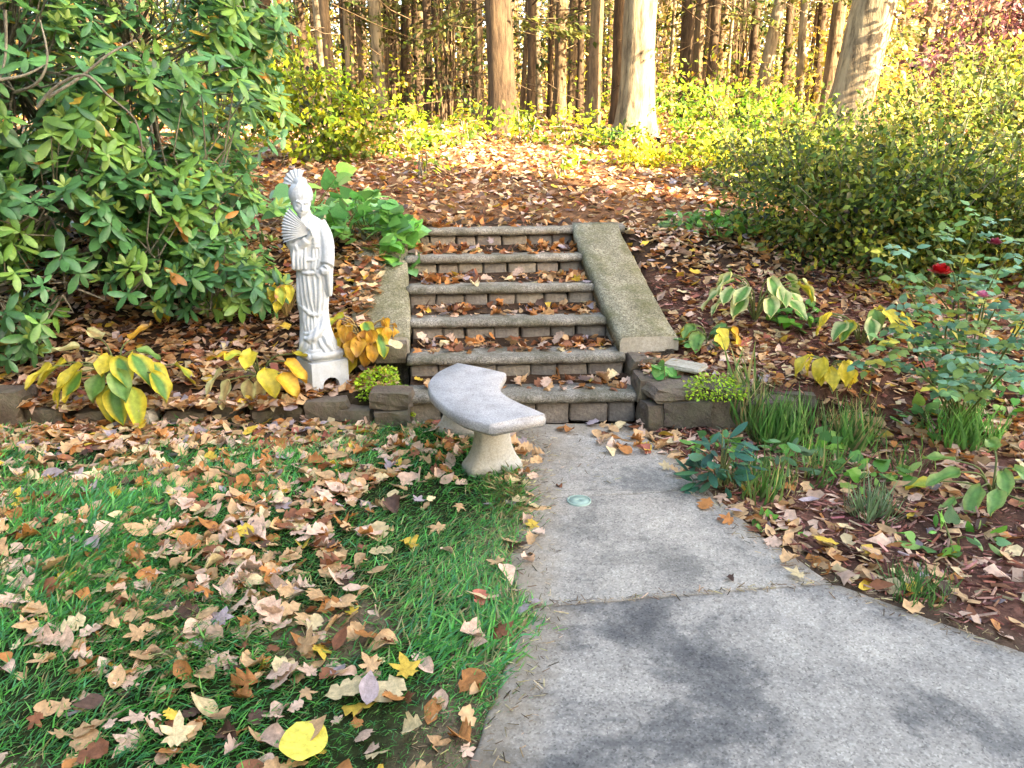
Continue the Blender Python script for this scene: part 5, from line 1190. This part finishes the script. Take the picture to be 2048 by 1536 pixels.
# far wood: the mass of autumn foliage, thin stems and understorey beyond
def far_woods():
    n = 24000; y = 27+50*rng.random(n)**1.3; x = (rng.random(n)*2-1)*(y*.85+6); g = height(x, y); z = g+rng.random(n)**1.25*np.interp(y, [20, 75], [5, 13])
    P = np.stack([x, y, z], 1); kp = (vnoise(x, z*1.4+y*.4, .6, 21) > -.55); P = P[kp]; n = len(P)
    P = np.repeat(P, 8, 0)+rng.normal(size=(n*8, 3))*np.array([.45, .45, .28]); n *= 8
    C = palette(n, AUT+[(.56, .44, .18), (.42, .36, .14), (.30, .27, .09), (.40, .25, .11), (.10, .09, .03), (.06, .05, .02), (.05, .05, .02), (.08, .06, .03), (.07, .07, .025), (.04, .035, .015), (.5, .42, .2)], .25)  # darkest leaf tones put the shade of the gaps into the colour
    V_, F_, C_ = scatter(T_QUAD, P, frames(rand_dirs(n), np.array([.5, -.5, .6])+.7*rng.normal(size=(n, 3))), rng.uniform(.06, .2, n)*np.interp(P[:, 1], [20, 75], [.7, 1.9]), C)
    o = link_mesh('far_woods', mesh_np('far_woods', V_, F_, M_fol, C_)); tag(o, 'far mass of golden autumn foliage, dark leaves for shaded gaps, filling the back of the wood', 'woods', None, 'stuff')
    b = Bag()
    for k in range(170):
        y = random.uniform(28, 70); x = random.uniform(-1, 1)*(y*.75+3); g = ground_z(x, y); r_ = random.uniform(.06, .2); ln = random.uniform(-.4, .4)
        b.add(*tube([(x, y, g-.3), (x+ln*.5, y, g+6), (x+ln, y, g+14)], [r_, r_*.8, r_*.6], 6))
    tag(link_mesh('far_trunks', b.mesh('far_trunks', M_barkM)), 'crowd of distant trunks at the back of the wood', 'woods', None, 'stuff')
    # hemlock thicket with dark leaf colours, put in to darken the gaps between trunks
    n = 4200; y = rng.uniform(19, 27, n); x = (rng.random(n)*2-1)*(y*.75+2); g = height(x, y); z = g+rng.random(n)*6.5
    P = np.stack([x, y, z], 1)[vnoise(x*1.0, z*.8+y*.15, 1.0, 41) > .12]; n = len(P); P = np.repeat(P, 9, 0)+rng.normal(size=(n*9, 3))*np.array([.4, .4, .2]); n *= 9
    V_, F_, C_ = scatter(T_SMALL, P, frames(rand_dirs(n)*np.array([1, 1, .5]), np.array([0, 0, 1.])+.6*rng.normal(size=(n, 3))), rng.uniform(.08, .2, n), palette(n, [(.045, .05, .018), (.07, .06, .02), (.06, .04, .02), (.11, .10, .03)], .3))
    tag(link_mesh('thicket', mesh_np('thicket', V_, F_, M_fol, C_)), 'hemlock thicket coloured dark for the shaded gaps in the middle of the wood', 'undergrowth', None, 'stuff')
    # understorey leaves and twigs among the nearer trunks
    n = 3600; y = rng.uniform(13.5, 27, n); x = (rng.random(n)*2-1)*(y*.7+1); g = height(x, y); z = g+rng.random(n)**1.8*np.interp(y, [13, 20], [.7, 2.2])
    kp = vnoise(x, y, .9, 31) > -.1; P = np.stack([x, y, z], 1)[kp]; n = len(P); P = np.repeat(P, 6, 0)+rng.normal(size=(n*6, 3))*.2; n *= 6
    P[:, 2] = np.maximum(P[:, 2], height(P[:, 0], P[:, 1])+.03)
    V_, F_, C_ = scatter(T_SMALL, P, frames(rand_dirs(n), np.array([0, -.2, .8])+.6*rng.normal(size=(n, 3))), rng.uniform(.07, .14, n), palette(n, YG+[(.6, .5, .06), (.5, .3, .08)], .25))
    tag(link_mesh('understorey', mesh_np('understorey', V_, F_, M_fol, C_)), 'low yellow green undergrowth among the trunks', 'undergrowth', None, 'stuff')
    b = Bag()
    for k in range(1300):
        y = random.uniform(12.5, 24); x = random.uniform(-1, 1)*(y*.7+1); g = ground_z(x, y); z = random.uniform(.3, 4.5); a = random.uniform(0, 6.28); L = random.uniform(.5, 1.8)
        p0 = Vector((x, y, g+z)); p1 = p0+Vector((math.cos(a)*L, math.sin(a)*L, random.uniform(-.4, .5)*L)); b.add(*tube([p0, p0.lerp(p1, .5)+Vector((0, 0, random.uniform(-.1, .1))), p1], [.010, .007, .003], 3))
    tag(link_mesh('dead_twigs', b.mesh('dead_twigs', M_barkM)), 'tangle of bare twigs between the trunks', 'twigs', None, 'stuff')
far_woods()
# young hemlocks and beeches filling the space between the trunks
for k, (x, y, h, w, cols, lab) in enumerate(((-5.2, 15.5, 4.2, 1.0, 0, 'dark young hemlock behind the left hand pair of trunks'), (-2.6, 17.0, 4.6, 1.1, 0, 'dark young hemlock between the straight trunk and its twin'), (-1.3, 16.0, 3.0, .8, 0, 'small dark hemlock left of the thick dark trunk'),
        (.9, 17.5, 4.8, 1.0, 0, 'feathery hemlock right of the thick dark trunk'), (4.6, 16.5, 4.2, 1.1, 0, 'young hemlock behind the close pair of trunks'), (3.4, 20.0, 5.2, 1.6, 1, 'golden young beech behind the pale thick oak'), (7.4, 18.5, 5.0, 1.7, 1, 'golden young beech behind the leaning giant'), (6.1, 14.2, 3.6, 1.0, 1, 'yellowing sapling behind the green bush at right'))):
    g = ground_z(x, y); shrub('young_tree', lab, (x, y, g), [((x, y, g+h*f), (w*(1.15-f), w*(1.15-f), h*.14), int((30 if not cols else 50)*(1.2-f))) for f in (.3, .5, .7, .9)], .13 if not cols else .16, (HEM+[(.17, .15, .04)]) if not cols else [(.5, .36, .08), (.42, .34, .08), (.36, .26, .09), (.3, .28, .06)], M_fol, stems=16, stemmat=M_barkM, cat='tree', clump=.26)

# ------------------------------------------------------------------ the house added unseen, right of and behind the camera, to shade the garden
HX0, HY1 = 9.0, -2.0
house = empty('house', (HX0, HY1, 0), 0, 'unseen pale sided house added right of and behind the viewer to shade the garden', 'house')
M_wall = flat_mat('pale_siding', (.55, .53, .48)); M_roof = flat_mat('grey_shingle', (.12, .12, .13))
def part_box(name, c, d, mat):
    bm = bmesh.new(); bmesh.ops.create_cube(bm, size=1); bmesh.ops.scale(bm, vec=d, verts=bm.verts); return link_mesh(name, mesh_bm(name, bm, mat), house, Vector(c)-Vector((HX0, HY1, 0)))
part_box('wall', (HX0+2.6, HY1-8.5, 4.9), (5.2, 17, 10.8), M_wall)
rv = np.array([(-.4, .4, 10.1), (5.6, .4, 10.1), (2.6, .4, 12.8), (-.4, -17.4, 10.1), (5.6, -17.4, 10.1), (2.6, -17.4, 12.8)])
me = bpy.data.meshes.new('roof'); me.from_pydata([tuple(v) for v in rv], [], [(0, 1, 2), (3, 5, 4), (0, 2, 5, 3), (1, 4, 5, 2), (0, 3, 4, 1)]); me.materials.append(M_roof); link_mesh('roof', me, house)

# evergreens added out of view, left and behind, to cut low sky light
for k, (x, y, h) in enumerate(((-8.5, 4.5, 11), (-8.0, 0.5, 12), (-7.0, -3.5, 11), (-3.5, -6.0, 12), (.5, -7.5, 11))):
    loc = Vector((x, y, ground_z(x, y))); root = empty('shade_evergreen', loc, 0, 'dense unseen evergreen added left of or behind the viewer to cut low sky light', 'tree', 'unseen evergreens added to cut low sky light')
    Vv, Ff = trunk_mesh(h, .2, .05, 0, 300+k, 8); link_mesh('trunk', mesh_np('trunk', Vv, Ff, M_barkD), root)
    n = 2600; zz = .8+(h-.6)*rng.random(n)**1.3; rad = 2.6*(1.04-zz/h)*np.sqrt(rng.random(n)); a = rng.uniform(0, 6.28, n)
    cloud_part('crown', root, T_QUAD, np.stack([rad*np.cos(a), rad*np.sin(a), zz], 1), frames(rand_dirs(n), np.array([0, 0, 1.])+.5*rng.normal(size=(n, 3))), rng.uniform(.3, .6, n), palette(n, HEM, .2), M_fol, (0, 0, 0))

# ------------------------------------------------------------------ lawn
def in_lawn(x, y): return (x < path_l(y)+.025+.07*vnoise(x, y, 7, 61)) & (y < wall_y(x)-.12) & (y > 1.1)
def lawn():
    n = 150000; y = 1.15+3.5*rng.random(n)**1.15; x = -(y*.76+.45)+rng.random(n)*(y*.76+.8); dens = .62+.42*vnoise(x, y, 2.1, 71)+.25*vnoise(x, y, 6, 72)
    bare = np.clip(sm(.34, .12, np.hypot(x+.62, (y-2.35)*1.3))+sm(.30, .08, np.hypot((x+1.45)*.8, (y-1.62)*1.8))+.8*sm(4.0, 4.45, y)*sm(-1.6, -2.2, x), 0, 1)
    edge = sm(-.08, .06, path_l(y)-x)
    k = in_lawn(x, y) & (rng.random(n) < np.clip(np.maximum(dens, .34)*(1-.75*bare)*(.25+.75*edge), 0.02, 1)); x, y = x[k], y[k]; n = len(x)
    lm = vnoise(x, y, 4, 73); a = 2.5*vnoise(x, y, 1.6, 75)+rng.normal(size=n)*.9
    P = np.stack([x, y, height(x, y)-.004], 1); D = np.stack([np.cos(a)*rng.uniform(.3, 1.3, n), np.sin(a)*rng.uniform(.3, 1.2, n), np.ones(n)*rng.uniform(.5, 1.1, n)], 1)
    Rm = frames(D, np.stack([-np.cos(a), -np.sin(a), np.full(n, .8)], 1)+.4*rng.normal(size=(n, 3)))
    dry = rng.random(n) < np.clip(.12+.2*lm+.35*sm(.5, .2, np.hypot(x+.55, (y-2.5)*1.2))+.25*sm(.25, .05, path_l(y)-x), .02, .6)
    C = palette(n, [(.05, .27, .06), (.08, .36, .06), (.15, .44, .10), (.06, .28, .11)], .25); C[dry] = palette(int(dry.sum()), [(.42, .36, .17), (.30, .28, .12), (.22, .26, .10)], .2)
    S = (.060+.035*np.clip(vnoise(x, y, 3, 74), -1, 1))*rng.uniform(.6, 1.35, n)
    V_, F_, C_ = scatter([(v*np.array([1.9, 1, 1]), f) for v, f in T_BLADE], P, Rm, S, C)
    tag(link_mesh('lawn_grass', mesh_np('lawn_grass', V_, F_, M_grass, C_)), 'rough green lawn grass left of the path', 'grass', None, 'stuff')
lawn()

# ------------------------------------------------------------------ fallen leaves
PAL = {'tan': (.58, .36, .19), 'pale pinkish': (.66, .45, .34), 'orange brown': (.46, .19, .06), 'rust brown': (.26, .10, .05), 'yellow': (.66, .45, .07), 'grey mauve': (.38, .31, .33), 'dark brown': (.10, .055, .04), 'cream': (.66, .52, .30), 'dull red': (.40, .13, .09)}
PN = list(PAL); PW = {'lawn': [.32, .29, .15, .07, .03, .035, .025, .07, .01], 'bed': [.32, .22, .18, .10, .05, .05, .03, .12, .03], 'steps': [.24, .12, .28, .22, .03, .04, .03, .04, .0], 'mulch': [.32, .24, .14, .09, .05, .04, .03, .14, .02]}
def norm(p): p = np.array(p, float); return p/p.sum()
LEAF_ME = [mesh_np('fallen_leaf', v, f, None, None) for v, f in T_DEAD]
def dead_mat(name, c):
    m, nt, out = newmat(name); tc = N(nt, 'ShaderNodeTexCoord'); n1 = noise_tex(nt, tc.outputs['Object'], 5, 4, .6); n2 = noise_tex(nt, tc.outputs['Object'], 22, 3)
    oi = N(nt, 'ShaderNodeObjectInfo')
    cc = ramp(nt, n1.outputs[0], [(.3, tuple(x*.62 for x in c)), (.55, c), (.75, tuple(min(.85, x*1.3) for x in c))]).outputs[0]
    cc = mixc(nt, .6, cc, ramp(nt, oi.outputs['Random'], [(0, (.72, .7, .68)), (.5, (1, 1, 1)), (1, (1.22, 1.22, 1.2))]).outputs[0], 'MULTIPLY')
    cc = mixc(nt, .5, cc, ramp(nt, n2.outputs[0], [(.35, (.7,)*3), (.6, (1.15,)*3)]).outputs[0], 'MULTIPLY')
    p = N(nt, 'ShaderNodeBsdfPrincipled'); p.inputs['Roughness'].default_value = .6; p.inputs['Specular IOR Level'].default_value = .3; nt.links.new(cc, p.inputs['Base Color'])
    t = N(nt, 'ShaderNodeBsdfTranslucent'); nt.links.new(cc, t.inputs[0]); mx = N(nt, 'ShaderNodeMixShader'); mx.inputs[0].default_value = .15
    nt.links.new(p.outputs[0], mx.inputs[1]); nt.links.new(t.outputs[0], mx.inputs[2]); nt.links.new(mx.outputs[0], out.inputs[0]); return m
DM = {k: dead_mat(k.replace(' ', '_')+'_dead_leaf', c) for k, c in PAL.items()}
for me in LEAF_ME: me.materials.append(DM['tan'])
def where(x, y):
    if y > 4.55: return 'on the steps'
    if x < path_l(y)+.02:
        if y < 2.1: return 'in the nearest grass'
        if x > path_l(y)-.3: return 'beside the path edge'
        if y > 3.9: return 'below the stone edging'
        return ('left of the bench' if y > 3.0 and x > -1.0 else 'on the open left lawn' if x < -1.0 else 'in front of the bench')
    if x > path_r(y)-.04: return 'on the mulch right of the path'
    return 'on the concrete path'
def put_leaf(x, y, z, shape, cname, size, rz, tilt, label, group):
    o = bpy.data.objects.new('fallen_leaf', LEAF_ME[shape]); COL.objects.link(o); o.material_slots[0].link = 'OBJECT'; o.material_slots[0].material = DM[cname]
    o.scale = (size,)*3; o.rotation_euler = (tilt[0], tilt[1], rz); c = Matrix.Rotation(rz, 3, 'Z') @ Vector((0, size*.5, 0)); o.location = (x-c.x, y-c.y, z)
    return tag(o, label, 'leaf', group)
SHN = {'oak': 'lobed oak leaf', 'maple': 'pointed maple leaf', 'oval': 'oval leaf', 'curled': 'curled dry leaf'}
cand = []
def lay(n, xf, y0, y1, dens, zone, smin, smax, lift=.012, zf=None):
    while n > 0:
        y = rng.uniform(y0, y1); x = xf(y)
        if rng.random() > dens(x, y): continue
        n -= 1; z = (zf(x, y) if zf else float(surf_z(x, y)))+lift*rng.uniform(.2, 2.0); cand.append((x, y, z, int(rng.choice(len(T_DEAD), p=LSH)), int(rng.choice(len(PN), p=norm(PW[zone]))), rng.uniform(smin, smax), rng.uniform(0, 6.28), (rng.normal()*.36, rng.normal()*.36)))
LSH = norm([1.1]*5+[1.0]*4+[.9]*3+[1.0]*4)
ld = lambda x, y: float(np.clip(.36+.60*vnoise(np.array(x), np.array(y), 2.9, 92)+.40*math.exp(-((x+1.5)**2*.5+(y-3.4)**2*2.0)), .05, 1))
lay(1750, lambda y: rng.uniform(-(y*.72+.25), path_l(y)-.0), 1.55, 4.5, lambda x, y: ld(x, y)*(.30+.70*float(sm(1.8, 2.8, y))), 'lawn', .05, .118, .016)
lay(22, lambda y: path_l(y)+rng.uniform(-.06, .10), 2.4, 4.0, lambda x, y: 1, 'lawn', .06, .10, .01)
lay(26, lambda y: path_r(y)+rng.uniform(-.12, .05), 2.6, 4.3, lambda x, y: 1, 'mulch', .06, .10, .01)
lay(46, lambda y: rng.uniform(.25, .98), 4.0, 4.5, lambda x, y: float(sm(.1, .8, x)), 'bed', .07, .12, .012)
lay(24, lambda y: rng.uniform(-.5, .15), 3.95, 4.5, lambda x, y: 1, 'bed', .07, .11, .012)
cand.sort(key=lambda c: -c[5]/max(.8, c[1]))
ndx = 0; litter_rest = []; by_label = {}
for c in cand:
    if ndx < 262:
        shp = DEAD_KIND[c[3]]; w_ = where(c[0], c[1]); cn = PN[c[4]]
        sz_ = 'large ' if c[5] > .104 else ('small ' if c[5] < .086 else ''); po = 'tilted ' if max(abs(c[7][0]), abs(c[7][1])) > .5 else ''
        o = put_leaf(c[0], c[1], c[2], c[3], cn, c[5], c[6], c[7], f'{sz_}{po}{cn} {SHN[shp]} {w_}', f'fallen leaves {w_}'); by_label.setdefault(o['label'], []).append(o); ndx += 1
    else: litter_rest.append(c)
ORD = ['leftmost', 'second from left', 'third from left', 'fourth from left', 'fifth from left', 'sixth from left', 'seventh from left']
def rank(lst):
    lst.sort(key=lambda o: o.location.x/max(.5, o.location.y)); n = len(lst)
    for k, o in enumerate(lst):
        o['label'] += ', '+((('left', 'right') if n == 2 else ('left', 'middle', 'right'))[k]+f" of {('two', 'three')[n-2]}" if n <= 3 else (ORD[k] if k < 7 else f'number {k+1} from left'))
for l_ in by_label.values():
    if len(l_) > 1: rank(l_)
# leaves one can single out in the photograph
def special(px, py, shape, cname, size, rz, label, z=None, lift=.02, tilt=(0, 0), group=None):
    p_ = gz(px, py) if z is None else tuple(at_z(px, py, z)); put_leaf(p_[0], p_[1], p_[2]+lift, shape, cname, size, rz, tilt, label, group)
special(610, 1508, 9, 'yellow', .135, 1.3, 'big round bright lemon yellow leaf at the bottom edge of the lawn', 0, .035, (.15, 0))
PAL_L = dead_mat('lemon_leaf', (.70, .60, .10)); LV, LF = fan_leaf([(math.sin(t)*.55*(1+.05*math.sin(5*t+1)), .5-math.cos(t)*.46*(1+.03*math.cos(3*t))) for t in np.linspace(0, 6.283, 26)[:-1]], .12, .02, 3, (0, .5))
lm_ = mesh_np('fallen_leaf', LV, LF, PAL_L); bpy.context.scene.objects[-1].data = bpy.context.scene.objects[-1].data
for o in [o for o in COL.objects if o.get('label', '').startswith('big round bright')]: o.data = lm_; o.material_slots[0].link = 'DATA'
special(690, 1400, 0, 'cream', .13, -1.2, 'cream lobed oak leaf in the front grass near the path', 0, .03)
special(775, 1400, 2, 'cream', .13, -.8, 'cream oak leaf overlapping a grey one in the front grass', 0, .03)
special(812, 1362, 5, 'yellow', .12, .4, 'golden tan pointed leaf in the front grass', 0, .04, (.2, .1))
special(940, 1375, 1, 'orange brown', .11, -.6, 'copper brown oak leaf on the dirt at the path edge', 0, .015)
special(1066, 1213, 11, 'grey mauve', .07, 1.9, 'slate grey curled leaf at the end of the path joint', 0, .012)
special(1650, 1100, 2, 'yellow', .13, 2.4, 'bright yellow oak leaf on the mulch right of the path', None, .03, (.2, 0))
special(1905, 1050, 6, 'cream', .12, .5, 'cream yellow leaf lying on the red mulch at the right', None, .03)
special(1410, 965, 7, 'orange brown', .10, .2, 'orange maple leaf below the dark perennial', None, .03)
special(1460, 1160, 14, 'dark brown', .045, .4, 'tiny dark crumpled leaf on the concrete near the joint', .003, .004)
special(1118, 972, 13, 'rust brown', .05, .4, 'small rust crumb of leaf on the concrete near the lid', .003, .004)
special(1385, 1000, 3, 'tan', .09, 1.1, 'tan oak leaf at the right edge of the path above the slab joint', None, .012)
special(1010, 685, 6, 'cream', .085, .3, 'cream pointed leaf in the middle of the third tread', STEP_R*2+.012, .006)
special(790, 695, 10, 'cream', .15, .6, 'pale cream leaf on the squared stone block at the stair foot', .44, .006)

def merge_litter(items, name, label, tmpl=T_DEAD):
    P = np.array([(c[0], c[1], c[2]) for c in items]); n = len(P); a = np.array([c[6] for c in items])
    D = np.stack([-np.sin(a), np.cos(a), .3*rng.normal(size=n)], 1); U = np.stack([.35*rng.normal(size=n), .35*rng.normal(size=n), np.ones(n)], 1)
    C = np.array([PAL[PN[c[4]]] for c in items])*rng.uniform(.75, 1.25, (n, 1)); S = np.array([c[5] for c in items]); P = P-D/np.linalg.norm(D, axis=1, keepdims=True)*S[:, None]*.5
    V_, F_, C_ = scatter(tmpl, P, frames(D, U), S, C, np.array([c[3] for c in items]) % len(tmpl))
    tag(link_mesh(name, mesh_np(name, V_, F_, M_dry, C_)), label, 'leaf litter', None, 'stuff')
merge_litter(litter_rest, 'leaf_litter', 'smaller fallen leaves lying among the lawn grass and along the path')
def litter(n, xr, yr, zone, s0, s1, name, label, dens=None, zf=None, tmpl=T_LITTER, lift=.02, wts=None):
    y = rng.uniform(*yr, n); x = rng.uniform(*xr, n) if not callable(xr) else xr(y)
    if dens is not None: k = rng.random(n) < dens(x, y); x, y = x[k], y[k]
    k = np.abs(x) < y*.78+.6; x, y = x[k], y[k]; n = len(x)
    z = (zf(x, y) if zf else surf_z(x, y))+lift*rng.uniform(0, 1.3, n)
    a = rng.uniform(0, 6.28, n); D = np.stack([-np.sin(a), np.cos(a), .35*rng.normal(size=n)], 1); U = np.stack([.5*rng.normal(size=n), .5*rng.normal(size=n), np.ones(n)], 1)
    C = np.array([PAL[k] for k in PN])[rng.choice(len(PN), n, p=norm(wts or PW[zone]))]*rng.uniform(.6, 1.25, (n, 1)); S = rng.uniform(s0, s1, n)
    P = np.stack([x, y, z], 1)-D/np.linalg.norm(D, axis=1, keepdims=True)*S[:, None]*.5
    V_, F_, C_ = scatter(tmpl, P, frames(D, U), S, C); tag(link_mesh(name, mesh_np(name, V_, F_, M_dry, C_)), label, 'leaf litter', None, 'stuff')
nostair = lambda x, y: np.where((y > 4.5) & (y < 6.7) & (x > st_left(y)-np.where(y < 4.97, .08, .42)) & (x < st_right(y)+np.where(y < 4.97, .08, .42)), 0.0, 1.0)
litter(7400, (-5, -.6), (4.68, 6.6), 'bed', .05, .12, 'leaf_litter', 'deep fallen leaves under the rhododendron and around the statue', nostair)
litter(1100, (-4.2, -.9), (4.48, 4.72), 'bed', .06, .12, 'leaf_litter', 'fallen leaves lying over the low edging stones', lambda x, y: (vnoise(x, y, 3, 70) > -.25), lambda x, y: height(x, y)*.3+.11, lift=.03)
litter(2600, (-4.2, -.8), (4.05, 4.85), 'bed', .05, .11, 'leaf_litter', 'fallen leaves gathered along the stone edging', lambda x, y: np.clip(.5+.5*vnoise(x, y, 2, 77)+.4*sm(-1.6, -2.4, x), .1, 1))
litter(24000, (-8, 10), (6.5, 13.5), 'bed', .06, .13, 'leaf_litter', 'rust and tan leaf carpet of the clearing above the steps', lambda x, y: np.where((y < 7.0) & (x > -1.0) & (x < .8), .35, 1))
litter(9000, (-16, 18), (13.5, 28), 'bed', .10, .2, 'leaf_litter', 'leaf covered floor of the wood between the trunks')
litter(8200, (.8, 5), (4.55, 6.7), 'mulch', .05, .11, 'leaf_litter', 'fallen leaves on the right bank around the hostas', lambda x, y: nostair(x, y)*np.clip(.65+.5*vnoise(x, y, 2, 78), .25, 1))
litter(6500, (.9, 4.2), (1.8, 4.5), 'mulch', .05, .11, 'leaf_litter', 'fallen leaves scattered over the mulch right of the path', lambda x, y: (x > path_r(y)+.03)*np.clip(.55+.5*vnoise(x, y, 2, 79), .25, 1)*sm(1.5, 3.0, y))
def steps_litter():
    xs, ys, zs = [], [], []
    for k in range(6):
        n = [90, 150, 170, 190, 210, 130][k]; t = rng.random(n); cl = np.where(rng.random(n) < .55, np.where(rng.random(n) < (.35, .4, .5, .5, .6, .5)[k], rng.normal(.15, .10, n), rng.normal(.85, .12, n)), t); cl = np.clip(cl, .03, .97)
        x = ST_L[k]+.05+(ST_X[k]-ST_L[k]-.1)*cl; f = rng.random(n)**.7; dep = (ST_Y[k+1]-ST_Y[k]) if k < 5 else .3
        y = ST_Y[k]-ST_T[k]/2+ST_T[k]*(x-ST_L[k])/(ST_X[k]-ST_L[k])+.09+(dep-.10)*f; xs.append(x); ys.append(y); zs.append(STEP_R*(k+1)+.004+.045*f*rng.random(n))
    x, y, z = map(np.concatenate, (xs, ys, zs)); n = len(x); a = rng.uniform(0, 6.28, n); D = np.stack([-np.sin(a), np.cos(a), .4*rng.normal(size=n)], 1); U = np.stack([.5*rng.normal(size=n), .5*rng.normal(size=n), np.ones(n)], 1)
    C = np.array([PAL[k] for k in PN])[rng.choice(len(PN), n, p=norm(PW['steps']))]*rng.uniform(.7, 1.2, (n, 1)); S = rng.uniform(.05, .11, n)
    V_, F_, C_ = scatter(T_DEAD, np.stack([x, y, z], 1), frames(D, U), S, C); tag(link_mesh('leaf_litter', mesh_np('leaf_litter', V_, F_, M_dry, C_)), 'dry brown leaves drifted on the stair treads', 'leaf litter', None, 'stuff')
steps_litter()
litter(330, (-1.25, -.95), (5.0, 6.3), 'bed', .05, .11, 'leaf_litter', 'brown leaves spilling over the outer half of the left side slab', None, lambda x, y: .455+(y-4.98)/1.38*.62+.01, lift=.03)
def soil_on_treads():
    Vv, Ff = [], []
    for k in range(6):
        o_ = len(Vv); n = 40; dep = (ST_Y[k+1]-ST_Y[k]) if k < 5 else .45
        for q in range(n+1):
            x = ST_L[k]+(ST_X[k]-ST_L[k])*q/n; y0 = ST_Y[k]-ST_T[k]/2+ST_T[k]*q/n
            for f, h_ in ((.0, -.012), (.2, .006), (.5, .016), (.8, .03), (1.05, .04)):
                w = mnoise.noise(Vector((x*5, k*3, f*3))); s_ = .13+.04*w+(.09 if k < 2 else 0); Vv.append((x, y0+s_+(dep-s_+.03)*f, STEP_R*(k+1)+h_+.008*w*(1 if f else 0)))
        for q in range(n):
            for s_ in range(4): a = o_+q*5+s_; Ff.append((a, a+5, a+6, a+1))
    c = np.broadcast_to(np.array((.055, .034, .023)), (len(Vv), 3))
    tag(link_mesh('soil_drift', mesh_np('soil_drift', np.array(Vv), np.array(Ff), M_ground, c)), 'dark soil drifted onto the back of the stair treads', None, None, 'stuff')
soil_on_treads()
# shredded bark mulch
def mulch():
    n = 30000; y = 1.9+4.0*rng.random(n)**.8; x = path_r(np.minimum(y, 4.5))+.02+rng.random(n)*3.2
    k = (rng.random(n) < np.clip(.6+.5*vnoise(x, y, 1.8, 81), .1, 1)*nostair(x, y)) & (np.abs(x) < y*.75+.4); x, y = x[k], y[k]; n = len(x); a = rng.normal(.6, 1.2, n)
    D = np.stack([np.cos(a), np.sin(a), .25*rng.normal(size=n)], 1); Rm = frames(D, np.array([0, 0, 1.])+.6*rng.normal(size=(n, 3)))
    tv = np.array([(-.09, 0, 0), (.07, .1, 0), (.10, .9, 0), (-.05, 1, 0), (0, .0, .1), (.02, 1, .1)], float); tf = np.array([(0, 1, 2), (0, 2, 3), (0, 4, 5), (0, 5, 3), (4, 1, 2), (4, 2, 5)])
    C = palette(n, [(.30, .12, .09), (.22, .085, .065), (.40, .21, .17), (.12, .05, .04), (.36, .23, .16)], .25)
    V_, F_, C_ = scatter([(tv, tf)], np.stack([x, y, height(x, y)+rng.uniform(0, .018, n)], 1), Rm, rng.uniform(.008, 1, n)**2*.065+.010, C)
    tag(link_mesh('bark_mulch', mesh_np('bark_mulch', V_, F_, M_mulch, C_)), 'reddish shredded bark mulch on the right bed', 'mulch', None, 'stuff')
    n = 5200; y = rng.uniform(1.3, 4.5, n); side = rng.random(n) < .55; x = np.where(side, path_l(y)-.18+.34*rng.random(n)**1.5, path_r(y)+.10-.22*rng.random(n)**1.3)
    q = np.arange(n) < 620; jt = rng.random(n) < .45; u = rng.random(n)     # dirt caught in the joints and under the bench
    x = np.where(q, np.where(jt, .06+1.15*u, .02+.55*u**2), x); y = np.where(q, np.where(jt, 2.492+.160*u+.007*rng.normal(size=n), rng.uniform(3.6, 4.5, n)), y)
    a = rng.uniform(0, 6.28, n); D = np.stack([np.cos(a), np.sin(a), .2*rng.normal(size=n)], 1)
    V_, F_, C_ = scatter([(tv*np.array([.6, 1, .6]), tf)], np.stack([x, y, surf_z(x, y)+.010*rng.random(n)], 1), frames(D, np.array([0, 0, 1.])+.5*rng.normal(size=(n, 3))), rng.uniform(.1, 1, n)**2.5*.038+.005, palette(n, [(.34, .26, .15), (.16, .10, .06), (.45, .36, .22), (.08, .06, .04)], .2))
    tag(link_mesh('leaf_crumbs', mesh_np('leaf_crumbs', V_, F_, M_mulch, C_)), 'crumbs of leaf and straw along the path edges', 'debris', None, 'stuff')
mulch()
